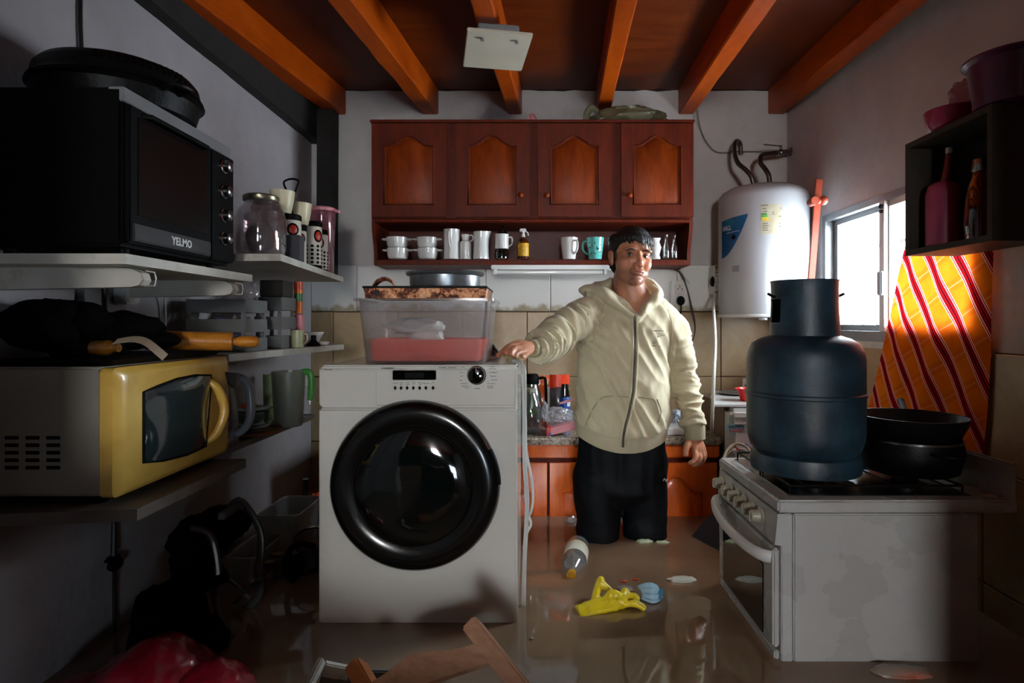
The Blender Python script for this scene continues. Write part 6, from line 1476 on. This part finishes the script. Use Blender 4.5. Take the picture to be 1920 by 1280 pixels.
# eyes
for s in (-1, 1):
    ec = H(s*.031, -.0645, .0005)
    e = part(root, 'eye', MB().sphere(ec, .0122, 20), M['eyew'])
    dirv = (V((.02, 0, CZ+.0))-ec).normalized(); e_ = ec+dirv*.0102
    part(e, 'iris', MB().sphere(e_, (.0058, .0058, .0026), 16, dirv.to_track_quat('Z', 'Y').to_matrix()), M['iris'])
    for nm, a0, a1, rr in (('upper_eyelid', 0.30, 1.5, .0136), ('lower_eyelid', -1.2, -.42, .0132)):
        bb = MB(); m_ = HR.normalized()
        def lid(u, w_, a0=a0, a1=a1, rr=rr):
            th = -PI*.5+(u-.5)*2.7; ph = a0+(a1-a0)*w_
            ph = a0*(math.cos((u-.5)*2.6)) + (a1-a0*(math.cos((u-.5)*2.6)))*w_
            return ec+m_ @ V((rr*math.cos(ph)*math.cos(th), rr*math.cos(ph)*math.sin(th), rr*math.sin(ph)))
        bb.sheet(lid, 14, 6, .0008)
        me = bb.mesh(nm); ca = me.color_attributes.new('Col', 'FLOAT_COLOR', 'POINT'); ca.data.foreach_set('color', list((*lin('#7d4f3c'), 1))*len(me.vertices))
        part(e, nm, me, M['skin'])
    part(e, 'lashes', MB().tube([H(s*(.031+.0125*t_), -.0770+.004*t_*t_, .0045+.0012-.004*t_*t_) for t_ in (-1, -.5, 0, .5, 1)], [.0005, .001, .0012, .001, .0005], 6), M['hair'])
    # eyebrow
    pts = []
    for t_ in (0, .2, .4, .6, .8, 1.0):
        x_ = s*(.013+.036*t_); z_ = .0185+.0030*math.sin(PI*t_)-.0025*t_
        o_ = H(x_, -.2, z_); l_, n_, i_, d_ = hb_.ray_cast(o_, HR @ V((0, 1, 0))); pts.append((l_ if l_ else H(x_, -.085, z_))+(HR @ V((0, -.0004, 0))))
    part(root, 'eyebrow', MB().tube(pts, [.0016, .0036, .0042, .0040, .0030, .0012], 8, flat=.9), M['hair'])
# hair
b = MB()
b.sphere(H(0, .030, .046), (.0815, .098, .084), 32, HR); b.sphere(H(0, .004, .084), (.064, .080, .046), 24, HR)
for s in (-1, 1):
    b.sphere(H(s*.066, .028, .022), (.0135, .042, .046), 18, HR); b.sphere(H(s*.0695, -.004, .010), (.006, .012, .034), 12, HR)
b.sphere(H(0, .075, -.01), (.066, .045, .06), 20, HR)
rnd = random.Random(11)
for i in range(26):
    x = -.060+.120*i/25; xx = x+rnd.uniform(-.003, .003); zt_ = .105-.35*abs(x)**1.5*6*.3; ln = rnd.uniform(.006, .046) if x > .0 else rnd.uniform(.006, .032)
    yf = -.066+.030*(abs(x)/.06)**2
    pts = [H(xx*.75, yf+.038, zt_+.012), H(xx, yf-.006, zt_-.022), H(xx+.006, yf-.018+.012*(abs(x)/.06), zt_-.036-ln*.4), H(xx+.012+rnd.uniform(-.004, .008), yf-.017+.014*(abs(x)/.06), zt_-.036-ln)]
    b.tube(pts, [.012, .0075, .0034, .0010], 7, sm=3)
for i in range(120):
    a = rnd.uniform(0, 2*PI); ph = rnd.uniform(.1, 1.4); d = V((math.sin(ph)*math.cos(a), math.sin(ph)*math.sin(a), math.cos(ph)))
    if d.y < -.45 and d.z < .6: continue
    p0_ = V((d.x*.080, .030+d.y*.096, .046+d.z*.083)); tdir = V((d.y*.3+.25, -.6, -.2+.3*d.z)); tdir = (tdir-d*tdir.dot(d)).normalized()
    b.tube([HM @ p0_, HM @ (p0_+tdir*.018+d*.003), HM @ (p0_+tdir*.034-d*.0005)], [.0075, .006, .002], 6, sm=2)
hair = fuse(b, .0024, 1)
hbv = hair
part(root, 'hair', hair, M['hair'])
# ---- hoodie ----
b = MB()
def ell(px0, px1, py, dy0, ry, n=40, pw=1.0):
    s0 = YM/F; cx_ = ((px0+px1)/2-CX)*s0; rx = (px1-px0)/2*s0; z = CZ-(py-CY)*s0
    return [V((cx_+rx*math.cos(2*PI*i/n), YM+dy0+ry*math.sin(2*PI*i/n)*(1.0 if math.sin(2*PI*i/n) < 0 else .9), z)) for i in range(n)]
b.rings([ell(1079, 1250, 838, -.005, .128), ell(1077, 1252, 832, -.005, .135), ell(1074, 1254, 815, -.01, .150), ell(1076, 1256, 790, -.012, .158), ell(1080, 1254, 750, -.012, .155), ell(1083, 1252, 700, -.005, .145), ell(1082, 1256, 650, 0, .138), ell(1088, 1264, 615, 0, .13), ell(1098, 1270, 588, .005, .115), ell(1112, 1258, 568, .01, .095), ell(1135, 1236, 554, .03, .06), ell(1160, 1215, 548, .04, .04)])
slR = [(Wm(1118, 592, 0), .080), (Wm(1100, 590, -.03), .082), (Wm(1078, 606, -.08), .080), (Wm(1054, 622, -.125), .078), (W(1030, 640, 2.29), .070), (W(1012, 650, 2.225), .056), (W(1003, 653, 2.195), .044)]
slL = [(Wm(1240, 600, 0), .080), (Wm(1258, 622, 0), .077), (Wm(1271, 660, .005), .072), (Wm(1280, 700, .01), .068), (Wm(1288, 745, -.02), .060), (Wm(1296, 778, -.045), .056), (Wm(1300, 790, -.055), .050), (Wm(1302, 797, -.058), .038)]
for sl in (slR, slL):
    b.tube([p for p, r in sl], [r for p, r in sl], 24, sm=3)
    b.sphere(sl[0][0], sl[0][1]*1.02, 18)
# hood: folded cloth round the neck
b.tube([Wm(1192, 600, -.120), Wm(1172, 584, -.114), Wm(1150, 566, -.090), Wm(1130, 550, -.055), Wm(1112, 546, -.005), Wm(1118, 541, .06), Wm(1150, 533, .105), Wm(1190, 530, .12), Wm(1220, 535, .10), Wm(1234, 545, .05), Wm(1233, 552, -.01), Wm(1224, 560, -.06), Wm(1210, 578, -.104), Wm(1197, 596, -.118)],
       [.012, .017, .022, .026, .028, .03, .032, .032, .03, .026, .022, .019, .015, .012], 14, closed=True, sm=3)
b.sphere(Wm(1108, 546, .02), (.058, .06, .030), 20, Euler((0, .12, 0)).to_matrix()); b.sphere(Wm(1134, 552, -.02), (.06, .06, .028), 20, Euler((0, .45, 0)).to_matrix())
b.sphere(Wm(1190, 560, .13), (.11, .06, .07), 24); b.tube([Wm(1222, 534, -.015), Wm(1233, 548, -.04), Wm(1228, 562, -.07), Wm(1215, 577, -.09)], [.008, .016, .018, .014], 10)
hm = fuse(b, .0055, 4)
axR = [p for p, r in slR]; axL = [p for p, r in slL]
def axis_t(p, ax):
    best = (1e9, 0); acc = 0
    for i in range(len(ax)-1):
        a, c_ = ax[i], ax[i+1]; d = c_-a; L_ = d.length; t_ = max(0, min(1, (p-a).dot(d)/(L_*L_))); q_ = a+d*t_; dd = (p-q_).length
        if dd < best[0]: best = (dd, acc+L_*t_)
        acc += L_
    return best[0], best[1], acc
nrmz = [v.normal.copy() for v in hm.vertices]
ctr = Wm(1168, 700)
for v_, n_ in zip(hm.vertices, nrmz):
    p = v_.co; d = 0.0
    dR, tR, LR = axis_t(p, axR); dL, tL, LL = axis_t(p, axL)
    wt = 1.0
    if (dR < .095 and tR > .03 and p.x < .25) or (dL < .09 and tL > .10 and p.x > (Wm(1258, 0).x if p.z > 1.1 else .59)):
        R_ = p.x < .25; t_ = tR if R_ else tL; k_ = t_/(LR if R_ else LL); sd = 0 if R_ else 7
        wv = t_+(.10*(p.z-1.3) if R_ else -.18*(p.x-.62))+.016*noise.noise(V((p.x*13, p.y*13, p.z*13+sd)))
        n1_ = noise.noise(V((wv*(30 if R_ else 24), p.x*(3 if R_ else 6)+sd, p.y*5+p.z*(4 if R_ else 0)))); n2_ = noise.noise(V((wv*62, p.x*6+sd, p.y*9)))
        d += ((.006+.013*k_) if R_ else (.002+.015*k_**1.5))*(1-abs(n1_)*3.2)+.005*k_*(1-abs(n2_)*3)-.006
        d += .004*noise.noise(V((p.x*18, p.y*18, p.z*18))); wt = 0
    if wt:
        z = p.z; x = p.x
        # drape: long folds falling from the shoulders, slanting to the zip, gathering over the hem
        s1 = noise.noise(V((x*17+(z-1.2)*9, p.y*6, z*3.2)))
        s2 = noise.noise(V((x*30-(z-1.2)*12, p.y*8, z*6+9)))
        d += .012*(1-abs(s1)*2.6)*(.5+.5*min(1, max(0, (1.44-z)/.2)))-.004+.004*s2
        # armpit pull folds on the image-left side
        e = math.exp(-(((x-Wm(1105, 0).x)/.06)**2+((z-Wm(0, 620).z)/.08)**2)); d += .012*e*math.sin((x*1.0+z*1.3)*90)
        if z < Wm(0, 812).z+.012:   # rib hem: tighter, flat
            d = d*.1-.006*min(1, (Wm(0, 812).z+.012-z)/.02)
        d += .008*math.exp(-(((z-Wm(0, 800).z)/.018)**2))*(.6+.6*noise.noise(V((x*14, 3, 1))))
    v_.co = p+n_*d
    vz = p.z-Wm(0, 594).z; vx = abs(p.x-Wm(1189, 0).x)
    if vz > 0 and vz < .11 and vx < vz*.62 and p.y < YM-.02: v_.co.y += .075*min(1, (vz*.62-vx)/.012)
    if wt and p.z < Wm(0, 760).z:
        e = min(1, (Wm(0, 760).z-p.z)/.13); v_.co.z += e*(.055*((p.x-.385)/.2)**2-.006)
sm_ = hm
hv = bvh_of(hm)
hd = part(root, 'hoodie', hm, M['hoodie'], 'beige zip-up hooded sweatshirt')
# cuffs and rib
def rib(name, ax, rs): part(root, name, MB().tube(ax, rs, 24, sm=2), M['hood_dark'])
rib('cuff', [W(1006, 652, 2.20), W(998, 653, 2.175), W(994, 653, 2.16)], [.040, .034, .033])
rib('cuff', [Wm(1301, 792, -.056), Wm(1302, 800, -.058), Wm(1303, 822, -.060)], [.040, .044, .042])
# zip
def proj_line(pts, lift, sub=5):
    out = []
    for i in range(len(pts)-1):
        for k_ in range(sub+(i == len(pts)-2)):
            t_ = k_/sub; h_ = hit(hv, pts[i][0]*(1-t_)+pts[i+1][0]*t_, pts[i][1]*(1-t_)+pts[i+1][1]*t_, lift)
            if h_: out.append(h_)
    for _ in range(2): out = [out[0]]+[(out[i-1]+out[i]*2+out[i+1])/4 for i in range(1, len(out)-1)]+[out[-1]]
    return out
zp = [(1190, 594), (1191, 625), (1191, 665), (1189, 700), (1187, 735), (1181, 765), (1173, 795), (1169, 815), (1168, 837)]
M['zip'] = P('zip_grey', '#4a463c', .45, var=.3, vs=200)
z_ = part(root, 'zip', MB().tube(proj_line(zp, .002), .0040, 8, sm=0), M['zip'])
for o_ in (-4.2, 4.2): part(root, 'zip_placket', MB().tube(proj_line([(a+o_, c_) for a, c_ in zp], .0005), .0052, 8, sm=0, flat=.9), M['hoodie'])
part(z_, 'zip_pull', MB().box(*(hit(hv, 1190, 596, .006)-V((.003, .002, .010))), *(hit(hv, 1190, 596, .006)+V((.003, .001, .010))), .001), M['zip'])
# pocket edges
for L_ in ([(1196, 744), (1226, 746), (1232, 762), (1237, 780), (1234, 792)], [(1232, 748), (1240, 770), (1236, 790)], [(1146, 742), (1128, 745), (1112, 765), (1100, 790), (1098, 798)], [(1178, 744), (1146, 742)]):
    part(root, 'pocket_seam', MB().tube(proj_line(L_, .0005), .0028, 6, sm=0), M['hood_dark'])
for L_ in ([(1098, 545), (1104, 585), (1096, 620), (1090, 655)], [(1252, 580), (1262, 610), (1256, 650), (1252, 690)]):
    part(root, 'sleeve_seam', MB().tube(proj_line(L_, -.0008), .0024, 6, sm=0), M['hood_dark'])
# tiny chest print
b = MB(); rnd = random.Random(5)
for (px, py, wd) in ((1226, 620, 18), (1232, 625, 12), (1233, 628, 13), (1233, 631, 9), (1224, 640, 6), (1224, 643, 7), (1232, 641, 1.5), (1224, 648, 8), (1235, 649, 4)):
    x = px
    while x < px+wd:
        h_ = hit(hv, x, py, .0012)
        if h_: b.obox(h_, (rnd.uniform(.002, .0042), .0008, rnd.uniform(.0018, .0036)), None)
        x += 2.4
part(root, 'chest_print', b, M['dark_print'], kind='stuff')
# ---- trousers ----
b = MB()
b.rings([ell(1086, 1244, 800, -.005, .10), ell(1082, 1247, 835, -.005, .110), ell(1077, 1251, 870, 0, .122), ell(1078, 1251, 915, 0, .125), ell(1100, 1230, 934, 0, .09), ell(1135, 1195, 948, 0, .05)])
for x, x2, yy in ((1119, 1121, -.01), (1208, 1208, .01)):
    b.tube([Wm(x, 880, yy*.5), Wm(x, 915, yy), Wm(x2, 960, yy), Wm(x2, 1005, yy-.01), V((Wm(x2, 1005).x, YM+yy, .30)), V((Wm(x2, 1005).x, YM+yy+.01, .11))], [.098, .098, .0935, .090, .082, .070], 28, flat=1.08, up=(0, 1, 0))
tm = fuse(b, .007, 14)
for v_ in tm.vertices:
    p = v_.co; s1 = noise.noise(V((p.x*14, p.y*10, p.z*5))); s2 = noise.noise(V((p.x*8+p.z*16, p.y*9, p.z*7+4)))
    v_.co = p+v_.normal*(.007*(1-abs(s1)*2.4)+.006*s2-.003)
tv = bvh_of(tm)
tr = part(root, 'trousers', tm, M['trousers'], 'black tracksuit trousers')
pts = [hit(tv, x, y, .002) for x, y in ((1243, 901), (1245, 897), (1247, 899), (1248, 902), (1250, 898))]; pts = [p for p in pts if p]
if len(pts) > 2: part(tr, 'white_logo', MB().tube(pts, .0022, 6, sm=2), M['white_print'])
for x in ((1244, 1005), (1120, 1001)):
    pass
